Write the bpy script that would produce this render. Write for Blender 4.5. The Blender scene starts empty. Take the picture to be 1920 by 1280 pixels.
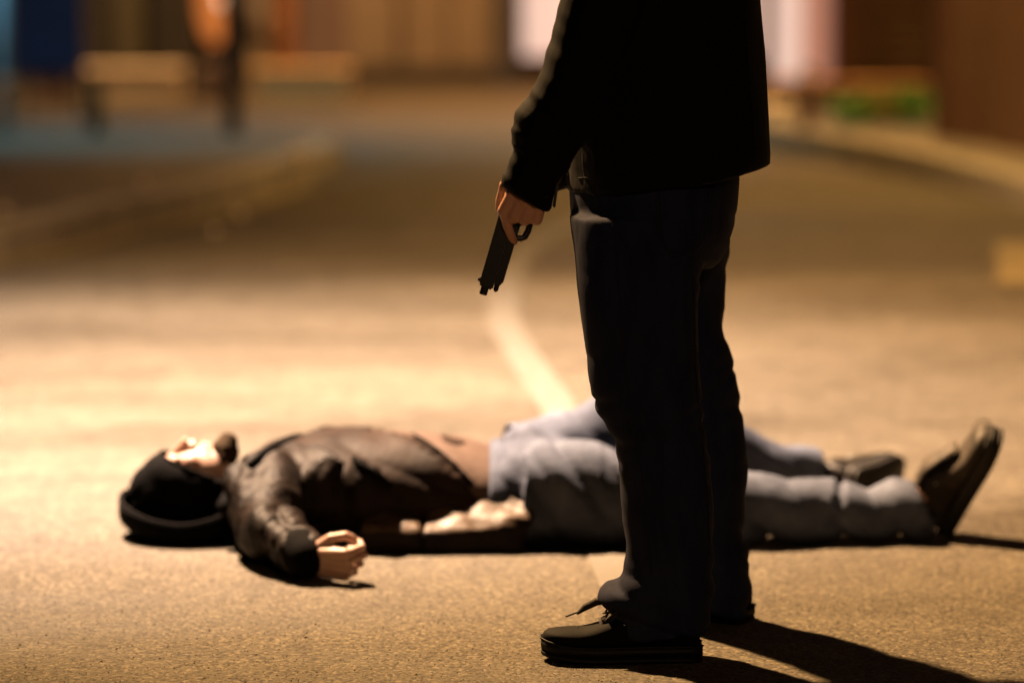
import bpy, bmesh, math, random
from mathutils import Vector, Matrix, noise
from mathutils.bvhtree import BVHTree

R = math.radians
scene = bpy.context.scene
COL = scene.collection
random.seed(7)

# ------------------------------------------------------------------ camera
CAM_H, FPX = 1.57, 7200.0
TILT = math.atan(965 / 7200)
cam_d = bpy.data.cameras.new('camera')
cam_d.sensor_width = 36.0
cam_d.lens = 135.0
cam_d.clip_start = 0.1
cam_d.clip_end = 600
cam_d.dof.use_dof = True
cam_d.dof.focus_distance = 7.25
cam_d.dof.aperture_fstop = 1.45
cam = bpy.data.objects.new('camera', cam_d)
COL.objects.link(cam)
cam.location = (0, 0, CAM_H)
cam.rotation_euler = (R(90) - TILT, 0, 0)
scene.camera = cam

# ------------------------------------------------------------------ night sky
world = bpy.data.worlds.new('World')
scene.world = world
world.use_nodes = True
wn = world.node_tree
bg = wn.nodes['Background']
sky = wn.nodes.new('ShaderNodeTexSky')
sky.sky_type = 'NISHITA'
sky.sun_disc = False
sky.sun_elevation = R(-4)
sky.sun_rotation = R(-40)
wn.links.new(sky.outputs['Color'], bg.inputs['Color'])
bg.inputs['Strength'].default_value = 0.01

scene.view_settings.view_transform = 'Standard'
scene.view_settings.look = 'None'
scene.view_settings.gamma = 1
scene.view_settings.exposure = 0.0
scene.cycles.use_denoising = True
scene.cycles.max_bounces = 6

KEY_POS = (-1.7, 10.1, 4.4)
KEY_WARM = ((0.8, 10.3, 0), 11000, (1.0, 0.585, 0.25), 109)      # aim, watts, colour, cone of the orange bulb
KEY_PALE = ((-1.2, 10.4, 0), 7600, (1.0, 0.88, 0.90), 78)     # and of an added pale bulb that whitens the pool of light


def at(px, py, Y):
    """world point at depth Y that the camera sees at photo pixel px, py"""
    t = math.tan(TILT + math.atan((py - 640) / FPX))
    Z = CAM_H - Y * t
    d = Y * math.cos(TILT) + (CAM_H - Z) * math.sin(TILT)
    return Vector(((px - 960) / FPX * d, Y, Z))


# ------------------------------------------------------------------ materials
def nd(nt, kind, **kw):
    n = nt.nodes.new(kind)
    for k, v in kw.items():
        if k in n.inputs:
            n.inputs[k].default_value = v
        else:
            setattr(n, k, v)
    return n


def ramp(nt, fac, stops):
    r = nt.nodes.new('ShaderNodeValToRGB')
    el = r.color_ramp.elements
    while len(el) < len(stops):
        el.new(0.5)
    for e, (p, c) in zip(el, stops):
        e.position = p
        e.color = (*c, 1)
    nt.links.new(fac, r.inputs['Fac'])
    return r.outputs['Color']


def mat(name, c0, c1=None, rough=0.7, scale=20.0, bump=0.0, bscale=None, dist=0.002, metallic=0.0, sheen=0.0, spec=0.5,
        stretch=None, emit=None, estr=0.0, sss=0.0, coat=0.0):
    m = bpy.data.materials.new(name)
    m.use_nodes = True
    nt = m.node_tree
    p = nt.nodes['Principled BSDF']
    p.inputs['Roughness'].default_value = rough
    p.inputs['Metallic'].default_value = metallic
    p.inputs['Specular IOR Level'].default_value = spec
    p.inputs['Coat Weight'].default_value = coat
    if sheen:
        p.inputs['Sheen Weight'].default_value = sheen
        p.inputs['Sheen Roughness'].default_value = 0.4
        p.inputs['Sheen Tint'].default_value = (*[min(1, c * 3) for c in c0], 1)
    if sss:
        p.inputs['Subsurface Weight'].default_value = sss
        p.inputs['Subsurface Radius'].default_value = (0.012, 0.004, 0.002)
        p.inputs['Subsurface Scale'].default_value = 0.5
    if emit:
        p.inputs['Emission Color'].default_value = (*emit, 1)
        p.inputs['Emission Strength'].default_value = estr
    tc = nt.nodes.new('ShaderNodeTexCoord')
    co = tc.outputs['Object']
    if stretch:
        mp = nt.nodes.new('ShaderNodeMapping')
        mp.inputs['Scale'].default_value = stretch
        nt.links.new(co, mp.inputs['Vector'])
        co = mp.outputs['Vector']
    nz = nd(nt, 'ShaderNodeTexNoise', Scale=scale, Detail=4.0, Roughness=0.6)
    nt.links.new(co, nz.inputs['Vector'])
    c1 = c1 or tuple(c * 0.7 for c in c0)
    nt.links.new(ramp(nt, nz.outputs['Fac'], [(0.3, c1), (0.7, c0)]), p.inputs['Base Color'])
    if bump:
        nb = nd(nt, 'ShaderNodeTexNoise', Scale=bscale or scale * 4, Detail=4.0)
        nt.links.new(co, nb.inputs['Vector'])
        b = nd(nt, 'ShaderNodeBump', Strength=bump, Distance=dist)
        nt.links.new(nb.outputs['Fac'], b.inputs['Height'])
        nt.links.new(b.outputs['Normal'], p.inputs['Normal'])
    return m


def asphalt(name, lo, hi, stone, rough=0.75):
    m = bpy.data.materials.new(name)
    m.use_nodes = True
    nt = m.node_tree
    p = nt.nodes['Principled BSDF']
    p.inputs['Roughness'].default_value = rough
    p.inputs['Specular IOR Level'].default_value = 0.22
    tc = nt.nodes.new('ShaderNodeTexCoord')
    co = tc.outputs['Object']
    fine = nd(nt, 'ShaderNodeTexNoise', Scale=80.0, Detail=6.0, Roughness=0.65)
    vor = nd(nt, 'ShaderNodeTexVoronoi', Scale=145.0)
    vor.feature = 'F1'
    big = nd(nt, 'ShaderNodeTexNoise', Scale=0.9, Detail=5.0, Roughness=0.6)
    mid = nd(nt, 'ShaderNodeTexNoise', Scale=7.0, Detail=4.0)
    for n in (fine, vor, big, mid):
        nt.links.new(co, n.inputs['Vector'])
    base = ramp(nt, fine.outputs['Fac'], [(0.32, lo), (0.68, hi)])
    sep = nt.nodes.new('ShaderNodeSeparateColor')
    nt.links.new(vor.outputs['Color'], sep.inputs['Color'])
    sfac = ramp(nt, sep.outputs['Red'], [(0.74, (0, 0, 0)), (0.90, (0.7, 0.7, 0.7))])
    mx = nd(nt, 'ShaderNodeMix', data_type='RGBA')
    nt.links.new(sfac, mx.inputs['Factor'])
    nt.links.new(base, mx.inputs[6])
    mx.inputs[7].default_value = (*stone, 1)
    dark = ramp(nt, sep.outputs['Green'], [(0.68, (1, 1, 1)), (0.84, (0.36, 0.34, 0.33))])
    m2 = nd(nt, 'ShaderNodeMix', data_type='RGBA', blend_type='MULTIPLY')
    m2.inputs['Factor'].default_value = 1
    nt.links.new(mx.outputs[2], m2.inputs[6])
    nt.links.new(dark, m2.inputs[7])
    mpb = nt.nodes.new('ShaderNodeMapping')
    mpb.inputs['Scale'].default_value = (0.45, 1.1, 1)
    mpb.inputs['Rotation'].default_value = (0, 0, 0.35)
    nt.links.new(co, mpb.inputs['Vector'])
    nt.links.new(mpb.outputs['Vector'], big.inputs['Vector'])
    patch = ramp(nt, big.outputs['Fac'], [(0.32, (0.66, 0.65, 0.64)), (0.68, (1.18, 1.18, 1.18))])
    rv = ramp(nt, big.outputs['Fac'], [(0.35, (0.5, 0.5, 0.5)), (0.65, (0.85, 0.85, 0.85))])
    nt.links.new(rv, p.inputs['Roughness'])
    m3 = nd(nt, 'ShaderNodeMix', data_type='RGBA', blend_type='MULTIPLY')
    m3.inputs['Factor'].default_value = 1
    nt.links.new(m2.outputs[2], m3.inputs[6])
    nt.links.new(patch, m3.inputs[7])
    blot = ramp(nt, mid.outputs['Fac'], [(0.35, (0.84, 0.83, 0.82)), (0.62, (1.05, 1.05, 1.05))])
    m4 = nd(nt, 'ShaderNodeMix', data_type='RGBA', blend_type='MULTIPLY')
    m4.inputs['Factor'].default_value = 1
    nt.links.new(m3.outputs[2], m4.inputs[6])
    nt.links.new(blot, m4.inputs[7])
    nt.links.new(m4.outputs[2], p.inputs['Base Color'])
    add = nd(nt, 'ShaderNodeMath', operation='MULTIPLY_ADD')
    nt.links.new(vor.outputs['Distance'], add.inputs[0])
    add.inputs[1].default_value = -0.5
    nt.links.new(fine.outputs['Fac'], add.inputs[2])
    b = nd(nt, 'ShaderNodeBump', Strength=0.55, Distance=0.004)
    nt.links.new(add.outputs[0], b.inputs['Height'])
    nt.links.new(b.outputs['Normal'], p.inputs['Normal'])
    return m


def paint(name, col, under, wear=0.5):
    """worn road paint: chips show the asphalt below"""
    m = mat(name, col, tuple(c * 0.8 for c in col), rough=0.6, scale=30, bump=0.4, bscale=150, dist=0.003)
    nt = m.node_tree
    p = nt.nodes['Principled BSDF']
    src = p.inputs['Base Color'].links[0].from_socket
    tc = nt.nodes.new('ShaderNodeTexCoord')
    n = nd(nt, 'ShaderNodeTexNoise', Scale=38.0, Detail=7.0, Roughness=0.7)
    nt.links.new(tc.outputs['Object'], n.inputs['Vector'])
    f = ramp(nt, n.outputs['Fac'], [(wear, (0, 0, 0)), (wear + 0.1, (1, 1, 1))])
    mx = nd(nt, 'ShaderNodeMix', data_type='RGBA')
    nt.links.new(f, mx.inputs['Factor'])
    mx.inputs[6].default_value = (*under, 1)
    nt.links.new(src, mx.inputs[7])
    nt.links.new(mx.outputs[2], p.inputs['Base Color'])
    return m


M = {}
M['road'] = asphalt('asphalt', (0.039, 0.0312, 0.0205), (0.096, 0.080, 0.0545), (0.160, 0.135, 0.095))
M['far_road'] = asphalt('asphalt_far', (0.06, 0.062, 0.062), (0.12, 0.125, 0.125), (0.2, 0.2, 0.2))
M['pave'] = mat('pavement', (0.16, 0.13, 0.10), (0.09, 0.075, 0.06), scale=6, bump=0.4, bscale=90)
M['kerb'] = mat('kerb_stone', (0.30, 0.26, 0.21), (0.19, 0.165, 0.135), scale=14, bump=0.5, bscale=120)
M['white'] = paint('white_paint', (0.118, 0.112, 0.094), (0.072, 0.060, 0.042), 0.47)
M['yellow'] = paint('yellow_paint', (0.24, 0.175, 0.06), (0.08, 0.065, 0.045), 0.45)
M['black_cloth'] = mat('black_jacket_cloth', (0.00175, 0.0015, 0.00165), (0.001, 0.0009, 0.001), rough=0.8, scale=60, bump=0.3, bscale=500, dist=0.001, spec=0.12)
M['denim_dark'] = mat('dark_denim', (0.0135, 0.017, 0.040), (0.006, 0.0078, 0.020), rough=0.85, scale=26, bump=0.5, bscale=420, dist=0.001, spec=0.1, stretch=(1, 1, 0.35))
M['stitch'] = mat('stitching', (0.011, 0.008, 0.007), rough=0.8, scale=300, spec=0.2)
M['shoe_black'] = mat('black_suede', (0.00175, 0.0015, 0.0015), (0.001, 0.0009, 0.0009), spec=0.10, rough=0.8, scale=40, bump=0.4, bscale=300, dist=0.001)
M['sole_black'] = mat('black_rubber', (0.004, 0.00325, 0.00325), (0.002, 0.00175, 0.00175), rough=0.6, scale=50, bump=0.2, spec=0.2)
M['lace'] = mat('black_lace', (0.0075, 0.006, 0.006), rough=0.8, scale=300, bump=0.6, bscale=900)
M['metal'] = mat('eyelet_metal', (0.5, 0.5, 0.5), rough=0.3, metallic=1.0)
M['skin'] = mat('skin', (0.58, 0.32, 0.215), (0.50, 0.25, 0.165), rough=0.5, scale=30, bump=0.15, bscale=260, dist=0.001, sss=0.12)
M['skin2'] = mat('skin_pale', (0.375, 0.2375, 0.175), (0.325, 0.18125, 0.12812), rough=0.45, scale=30, bump=0.15, bscale=260, dist=0.001, sss=0.12)
M['beard'] = mat('beard_hair', (0.05, 0.028, 0.010), (0.012, 0.007, 0.003), rough=0.8, scale=200, spec=0.1)
M['gun'] = mat('gun_metal', (0.012, 0.012, 0.014), (0.006, 0.006, 0.007), rough=0.38, scale=40, bump=0.15, bscale=400, dist=0.0005, spec=0.5)
M['gun_grip'] = mat('gun_grip_plastic', (0.010, 0.010, 0.010), rough=0.6, scale=60, bump=0.6, bscale=700, dist=0.001)
M['coat'] = mat('brown_coat_cloth', (0.0125, 0.0070, 0.0042), (0.0030, 0.0018, 0.0012), rough=0.58, scale=16, bump=0.7, bscale=60, dist=0.005, spec=0.09)
M['inner'] = mat('brown_jacket_cloth', (0.019, 0.0098, 0.0056), (0.007, 0.0038, 0.0024), rough=0.6, scale=7, bump=0.5, bscale=70, dist=0.003, spec=0.08)
M['coat_flap'] = mat('tan_lining_lit_top', (0.0725, 0.045, 0.024), (0.0375, 0.023, 0.0125), rough=0.5, scale=16, bump=0.5, bscale=50, dist=0.004, spec=0.22)
M['shirt'] = mat('brown_shirt', (0.0675, 0.0425, 0.031), (0.0475, 0.028, 0.02), rough=0.8, scale=14, bump=0.4, bscale=60, dist=0.004, spec=0.2)
M['hood_rim'] = mat('hood_edge_cloth', (0.004, 0.003, 0.0028), (0.0025, 0.002, 0.0018), rough=0.9, scale=60, spec=0.06)
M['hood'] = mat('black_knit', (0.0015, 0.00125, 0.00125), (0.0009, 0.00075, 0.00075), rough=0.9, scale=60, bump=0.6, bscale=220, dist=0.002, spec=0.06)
M['denim_light'] = mat('pale_denim', (0.096, 0.112, 0.160), (0.030, 0.036, 0.056), rough=0.85, scale=8, bump=0.6, bscale=160, dist=0.003, spec=0.1)
M['shoe_brown'] = mat('scuffed_leather', (0.050, 0.039, 0.030), (0.007, 0.0055, 0.0045), rough=0.62, scale=30, bump=0.5, bscale=140, spec=0.2)
M['shoe_dark'] = mat('dark_leather', (0.01, 0.0075, 0.006), (0.005, 0.004, 0.003), rough=0.5, scale=22, bump=0.3, bscale=120, spec=0.15)
M['sole_brown'] = mat('worn_rubber_sole', (0.012, 0.009, 0.007), (0.005, 0.004, 0.003), rough=0.7, scale=60, bump=0.5)

# ------------------------------------------------------------------ mesh helpers
class MB:
    def __init__(self):
        self.v, self.f = [], []

    def loft(self, rings, cap=True, closed=True):
        o = len(self.v)
        n = len(rings[0])
        for r in rings:
            self.v += [tuple(p) for p in r]
        for i in range(len(rings) - 1):
            for j in range(n if closed else n - 1):
                k = (j + 1) % n
                self.f.append((o + i * n + j, o + i * n + k, o + (i + 1) * n + k, o + (i + 1) * n + j))
        if cap:
            self.f.append(tuple(o + j for j in reversed(range(n))))
            self.f.append(tuple(o + (len(rings) - 1) * n + j for j in range(n)))
        return self

    def box(self, a, b, bev=0.0):
        x0, y0, z0 = a
        x1, y1, z1 = b
        o = len(self.v)
        self.v += [(x0, y0, z0), (x1, y0, z0), (x1, y1, z0), (x0, y1, z0), (x0, y0, z1), (x1, y0, z1), (x1, y1, z1), (x0, y1, z1)]
        self.f += [tuple(o + i for i in q) for q in ((3, 2, 1, 0), (4, 5, 6, 7), (0, 1, 5, 4), (1, 2, 6, 5), (2, 3, 7, 6), (3, 0, 4, 7))]
        return self

    def prism(self, pts, y0, y1):
        """polygon in x,z extruded from y0 to y1"""
        o = len(self.v)
        n = len(pts)
        self.v += [(x, y0, z) for x, z in pts] + [(x, y1, z) for x, z in pts]
        self.f.append(tuple(o + i for i in range(n)))
        self.f.append(tuple(o + n + i for i in reversed(range(n))))
        for i in range(n):
            j = (i + 1) % n
            self.f.append((o + j, o + i, o + n + i, o + n + j))
        return self

    def ell(self, c, r, n=20, m=12, rot=None):
        c = Vector(c)
        rings = []
        for i in range(1, m):
            t = math.pi * i / m
            ring = []
            for j in range(n):
                a = 2 * math.pi * j / n
                p = Vector((r[0] * math.sin(t) * math.cos(a), r[1] * math.sin(t) * math.sin(a), -r[2] * math.cos(t)))
                if rot:
                    p = rot @ p
                ring.append(c + p)
            rings.append(ring)
        o = len(self.v)
        self.loft(rings, cap=False)
        lo, hi = Vector((0, 0, -r[2])), Vector((0, 0, r[2]))
        if rot:
            lo, hi = rot @ lo, rot @ hi
        self.v += [tuple(c + lo), tuple(c + hi)]
        b, t = len(self.v) - 2, len(self.v) - 1
        e = o + (m - 2) * n
        for j in range(n):
            k = (j + 1) % n
            self.f.append((b, o + k, o + j))
            self.f.append((t, e + j, e + k))
        return self

    def tube(self, pts, rad, n=12, ref=(0, 0, 1), round_ends=True):
        """rad: one number, a list of numbers, or a list of (a, b) pairs"""
        pts = [Vector(p) for p in pts]
        if not isinstance(rad, (list, tuple)):
            rad = [rad] * len(pts)
        rad = [(r, r) if not isinstance(r, (list, tuple)) else r for r in rad]
        ref = Vector(ref)
        rings = []

        def ring(p, t, ra, rb):
            a = ref - t * ref.dot(t)
            if a.length < 1e-3:
                a = Vector((1, 0, 0)) - t * t.x
                if a.length < 1e-3:
                    a = Vector((0, 1, 0))
            a.normalize()
            b = t.cross(a)
            return [p + a * (ra * math.cos(2 * math.pi * j / n)) + b * (rb * math.sin(2 * math.pi * j / n)) for j in range(n)]
        tans = []
        for i in range(len(pts)):
            t = pts[min(i + 1, len(pts) - 1)] - pts[max(i - 1, 0)]
            tans.append(t.normalized())
        if round_ends:
            m0 = min(rad[0])
            for q in (0.98, 0.75, 0.4):
                k = math.sqrt(1 - q * q)
                rings.append(ring(pts[0] - tans[0] * m0 * q, tans[0], rad[0][0] * k, rad[0][1] * k))
        for p, t, r in zip(pts, tans, rad):
            rings.append(ring(p, t, *r))
        if round_ends:
            m1 = min(rad[-1])
            for q in (0.4, 0.75, 0.98):
                k = math.sqrt(1 - q * q)
                rings.append(ring(pts[-1] + tans[-1] * m1 * q, tans[-1], rad[-1][0] * k, rad[-1][1] * k))
        return self.loft(rings)

    def hloft(self, rows, n=32):
        """rows: cx, cy, z, hx, hy [, power]"""
        rings = []
        for row in rows:
            cx, cy, z, hx, hy = row[:5]
            e = row[5] if len(row) > 5 else 2.0
            ring = []
            for j in range(n):
                a = 2 * math.pi * j / n
                c, s = math.cos(a), math.sin(a)
                ring.append((cx + hx * math.copysign(abs(c) ** (2 / e), c), cy + hy * math.copysign(abs(s) ** (2 / e), s), z))
            rings.append(ring)
        return self.loft(rings)

    def xloft(self, rows, n=36, e=2.3):
        """rows: x, cy, zbot, ztop, hy"""
        rings = []
        for x, cy, z0, z1, hy in rows:
            ring = []
            for j in range(n):
                a = 2 * math.pi * j / n
                c, s = math.cos(a), math.sin(a)
                ring.append((x, cy + hy * math.copysign(abs(c) ** (2 / e), c), (z0 + z1) / 2 + (z1 - z0) / 2 * math.copysign(abs(s) ** (2 / e), s)))
            rings.append(ring)
        return self.loft(rings)

    def merge(self, other, mtx=None):
        o = len(self.v)
        self.v += [tuple(mtx @ Vector(p)) if mtx else tuple(p) for p in other.v]
        self.f += [tuple(o + i for i in q) for q in other.f]
        return self

    def mesh(self, name='mesh', bevel=0.0, seg=2, subsurf=0):
        me = bpy.data.meshes.new(name)
        me.from_pydata([tuple(p) for p in self.v], [], self.f)
        bm = bmesh.new()
        bm.from_mesh(me)
        bmesh.ops.recalc_face_normals(bm, faces=bm.faces)
        if bevel:
            es = [e for e in bm.edges if len(e.link_faces) == 2 and e.calc_face_angle(0) > R(30)]
            bmesh.ops.bevel(bm, geom=es, offset=bevel, segments=seg, affect='EDGES', clamp_overlap=True)
        bm.to_mesh(me)
        bm.free()
        return me


def link(name, me, m=None, parent=None, smooth=True):
    o = bpy.data.objects.new(name, me)
    COL.objects.link(o)
    if m:
        me.materials.clear()
        me.materials.append(m)
    if smooth and len(me.polygons):
        me.shade_smooth()
    if parent:
        o.parent = parent
        o.matrix_parent_inverse = parent.matrix_world.inverted() if not parent.parent else Matrix()
    return o


def obj(name, mb, m, parent=None, smooth=True, bevel=0.0, seg=2):
    return link(name, mb.mesh(name, bevel, seg), m, parent, smooth)


def empty(name, loc=(0, 0, 0)):
    o = bpy.data.objects.new(name, None)
    COL.objects.link(o)
    o.location = loc
    o.empty_display_size = 0.1
    o.matrix_world = Matrix.Translation(loc)
    return o


def tag(o, label=None, cat=None, group=None, kind=None):
    for k, v in (('label', label), ('category', cat), ('group', group), ('kind', kind)):
        if v:
            o[k] = v
    return o


def remesh(mb, voxel, iters=4, fac=0.5):
    """one continuous skin round all the shapes in mb"""
    o = bpy.data.objects.new('tmp', mb.mesh('tmp'))
    COL.objects.link(o)
    r = o.modifiers.new('r', 'REMESH')
    r.mode = 'VOXEL'
    r.voxel_size = voxel
    s = o.modifiers.new('s', 'SMOOTH')
    s.iterations = iters
    s.factor = fac
    dg = bpy.context.evaluated_depsgraph_get()
    me = bpy.data.meshes.new_from_object(o.evaluated_get(dg))
    bpy.data.objects.remove(o)
    return me


def mesh_mb(me):
    b = MB()
    b.v = [tuple(v.co) for v in me.vertices]
    b.f = [tuple(p.vertices) for p in me.polygons]
    return b


def fold(me, fn):
    """push every vertex along its normal by fn(co, normal)"""
    ns = [v.normal.copy() for v in me.vertices]
    ds = [fn(v.co, n) for v, n in zip(me.vertices, ns)]
    for v, n, d in zip(me.vertices, ns, ds):
        v.co += n * d
    me.update()
    return me


def ridge(p, seed=0.0):
    return 1 - 2 * abs(noise.noise(p + Vector((seed, seed * 1.7, -seed))))


def crease(p, seed=0.0, k=3.0):
    """rounded cloth with narrow valleys: -0.6 in a valley, up to 0.4 between"""
    return min(1.0, abs(noise.noise(p + Vector((seed * 2.3, -seed, seed * 1.1)))) * k) - 0.6


def floor_clamp(me, z=0.006):
    for v in me.vertices:
        if v.co.z < z:
            v.co.z = z + (v.co.z - z) * 0.02
    return me


def lerp_rows(rows, k=4):
    """cubic fill between control rows"""
    out = []
    n = len(rows)
    for i in range(n - 1):
        p0, p1, p2, p3 = rows[max(i - 1, 0)], rows[i], rows[i + 1], rows[min(i + 2, n - 1)]
        for s in range(k):
            t = s / k
            out.append(tuple(0.5 * (2 * b + (c - a) * t + (2 * a - 5 * b + 4 * c - d) * t * t + (3 * b - a - 3 * c + d) * t ** 3)
                             for a, b, c, d in zip(p0, p1, p2, p3)))
    out.append(tuple(rows[-1]))
    return out


def strip(pts, w, z, n_sub=6):
    """flat ribbon along a ground path"""
    ps = lerp_rows([tuple(p) for p in pts], n_sub)
    b = MB()
    L, Rr = [], []
    for i, p in enumerate(ps):
        a, c = Vector(ps[max(i - 1, 0)]), Vector(ps[min(i + 1, len(ps) - 1)])
        t = (c - a).normalized()
        nrm = Vector((-t.y, t.x))
        L.append((p[0] + nrm.x * w / 2, p[1] + nrm.y * w / 2, z))
        Rr.append((p[0] - nrm.x * w / 2, p[1] - nrm.y * w / 2, z))
    for i in range(len(ps) - 1):
        o = len(b.v)
        b.v += [L[i], Rr[i], Rr[i + 1], L[i + 1]]
        b.f.append((o, o + 1, o + 2, o + 3))
    return b


# ------------------------------------------------------------------ ground
g = MB()
g.v = [(-150, -40, 0), (150, -40, 0), (150, 300, 0), (-150, 300, 0)]
g.f = [(0, 1, 2, 3)]
tag(obj('road', g, M['road'], smooth=False), kind='structure')
g = MB()
g.v = [(-30, 18.3, 0.004), (1.2, 18.3, 0.004), (1.6, 20.9, 0.004), (-30, 20.9, 0.004)]
g.f = [(0, 1, 2, 3)]
tag(obj('side_road', g, M['far_road'], smooth=False), kind='structure')

M['white_worn'] = paint('worn_white_paint', (0.13, 0.122, 0.10), (0.072, 0.060, 0.042), 0.55)
tag(obj('centre_line', strip([(0.235, 7.85), (0.215, 8.2), (0.206, 8.55)], 0.10, 0.004), M['white_worn'], smooth=False), kind='structure')
line = strip([(0.205, 8.6), (0.180, 9.3), (0.130, 10.27), (0.026, 11.45), (-0.026, 12.2), (-0.017, 13.3), (0.07, 14.36), (0.22, 15.1), (0.42, 15.8)], 0.10, 0.004)
tag(obj('centre_line', line, M['white'], smooth=False), kind='structure')
tag(obj('kerb_line', strip([(-2.6, 12.6), (-1.80, 13.95), (-1.50, 14.85), (-1.16, 15.7), (-0.88, 16.9)], 0.10, 0.004), M['yellow'], smooth=False), kind='structure')
tag(obj('road_marking', strip([(1.80, 13.2), (1.96, 14.5)], 0.24, 0.004, 2).merge(strip([(2.25, 13.2), (2.45, 14.4)], 0.26, 0.004, 2)), M['yellow'], smooth=False), kind='structure')


def pavement(name, edge, side, far, groupname):
    """raised pavement with separate kerb stones along its edge"""
    ps = lerp_rows(edge, 3)
    b = MB()
    H = 0.115
    kw = 0.14
    inner = []
    for i, p in enumerate(ps):
        a, c = Vector(ps[max(i - 1, 0)]), Vector(ps[min(i + 1, len(ps) - 1)])
        t = (c - a).normalized()
        inner.append(Vector(p) + Vector((-t.y, t.x)) * side * kw)
    for i in range(len(ps) - 1):
        o = len(b.v)
        b.v += [(*inner[i], H), (*inner[i + 1], H), (far, inner[i + 1].y, H), (far, inner[i].y, H)]
        b.f.append((o, o + 1, o + 2, o + 3))
    pv = tag(obj(name, b, M['pave'], smooth=False), kind='structure')
    for i in range(len(ps) - 1):
        a, c = Vector(ps[i]), Vector(ps[i + 1])
        t = (c - a).normalized() * 0.006
        q = MB()
        A, B, C2, D = a + t, c - t, inner[i + 1] - t, inner[i] + t
        q.loft([[(*A, -0.02), (*B, -0.02), (*C2, -0.02), (*D, -0.02)], [(*A, H + 0.004), (*B, H + 0.004), (*C2, H + 0.004), (*D, H + 0.004)]])
        obj('kerb_stone', q, M['kerb'], pv, smooth=False, bevel=0.012)
    return pv


pavement('pavement', [(-3.4, 11.6), (-2.55, 12.9), (-1.87, 13.95), (-1.57, 14.85), (-1.23, 15.7), (-0.95, 16.95), (-0.80, 17.9), (-0.9, 18.25)], 1, -14, '')
pavement('footway', [(2.9, 12.4), (2.42, 14.2), (2.14, 15.7), (1.80, 17.3), (1.36, 18.45), (1.1, 19.0)], -1, 14, '')

# ------------------------------------------------------------------ body building blocks
def hand_mb(mirror, curls, thumb, spread=(4, 1, -1, -4), index=1.0):
    """right hand, wrist at origin, fingers +x, back +z, thumb +y. curls: 4 x (mcp, pip, dip) degrees, towards -z"""
    b = MB()
    b.tube([(-0.05, 0, 0), (0.0, 0, 0), (0.02, 0, 0)], [(0.021, 0.029), (0.021, 0.030), (0.020, 0.034)], 16)
    base = [(0.092, 0.031, 0.000), (0.096, 0.0105, 0.002), (0.092, -0.0105, 0.001), (0.084, -0.030, -0.003)]
    ln = [(0.044, 0.026, 0.021), (0.048, 0.029, 0.022), (0.045, 0.027, 0.021), (0.036, 0.021, 0.019)]
    rad = [0.0092, 0.0095, 0.009, 0.008]
    for k in range(4):      # metacarpals make the palm
        s = Vector((0.012, base[k][1] * 0.62, 0))
        b.tube([s, Vector(base[k])], [(0.0150, 0.0155), (0.0115, 0.0125)], 12)
    b.ell((0.05, 0.026, -0.010), (0.036, 0.018, 0.016))    # thenar
    b.ell((0.045, -0.024, -0.008), (0.036, 0.015, 0.014))
    for k in range(4):
        p = Vector(base[k])
        ang = 0
        yaw = R(spread[k])
        pts = [p.copy()]
        for L, c in zip(ln[k], curls[k]):
            ang += R(c)
            d = Vector((math.cos(ang) * math.cos(yaw), math.sin(yaw), -math.sin(ang)))
            p = p + d * (L * index if k == 0 else L)
            pts.append(p.copy())
        r = rad[k]
        fine = [pts[0]]
        rr = [r * 1.12]
        for i in range(3):
            fine += [pts[i].lerp(pts[i + 1], 0.5), pts[i + 1]]
            rr += [r * (1.0 - 0.06 * i), r * (1.02 - 0.09 * i)]
        b.tube(fine, rr, 12, ref=(0, 1, 0))
    tp = [Vector(t) for t in thumb]
    b.tube([tp[0], tp[0].lerp(tp[1], 0.5), tp[1], tp[1].lerp(tp[2], 0.5), tp[2], tp[2].lerp(tp[3], 0.55), tp[3]],
           [0.0155, 0.0135, 0.0118, 0.0105, 0.0110, 0.0105, 0.0075], 12)
    if mirror:
        b.v = [(x, -y, z) for x, y, z in b.v]
        b.f = [tuple(reversed(q)) for q in b.f]
    return mesh_mb(remesh(b, 0.0022, 3, 0.45))


def frame(origin, xdir, zdir):
    x = Vector(xdir).normalized()
    z = Vector(zdir)
    z = (z - x * z.dot(x)).normalized()
    y = z.cross(x)
    return Matrix(((x.x, y.x, z.x, origin[0]), (x.y, y.y, z.y, origin[1]), (x.z, y.z, z.z, origin[2]), (0, 0, 0, 1)))


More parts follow.
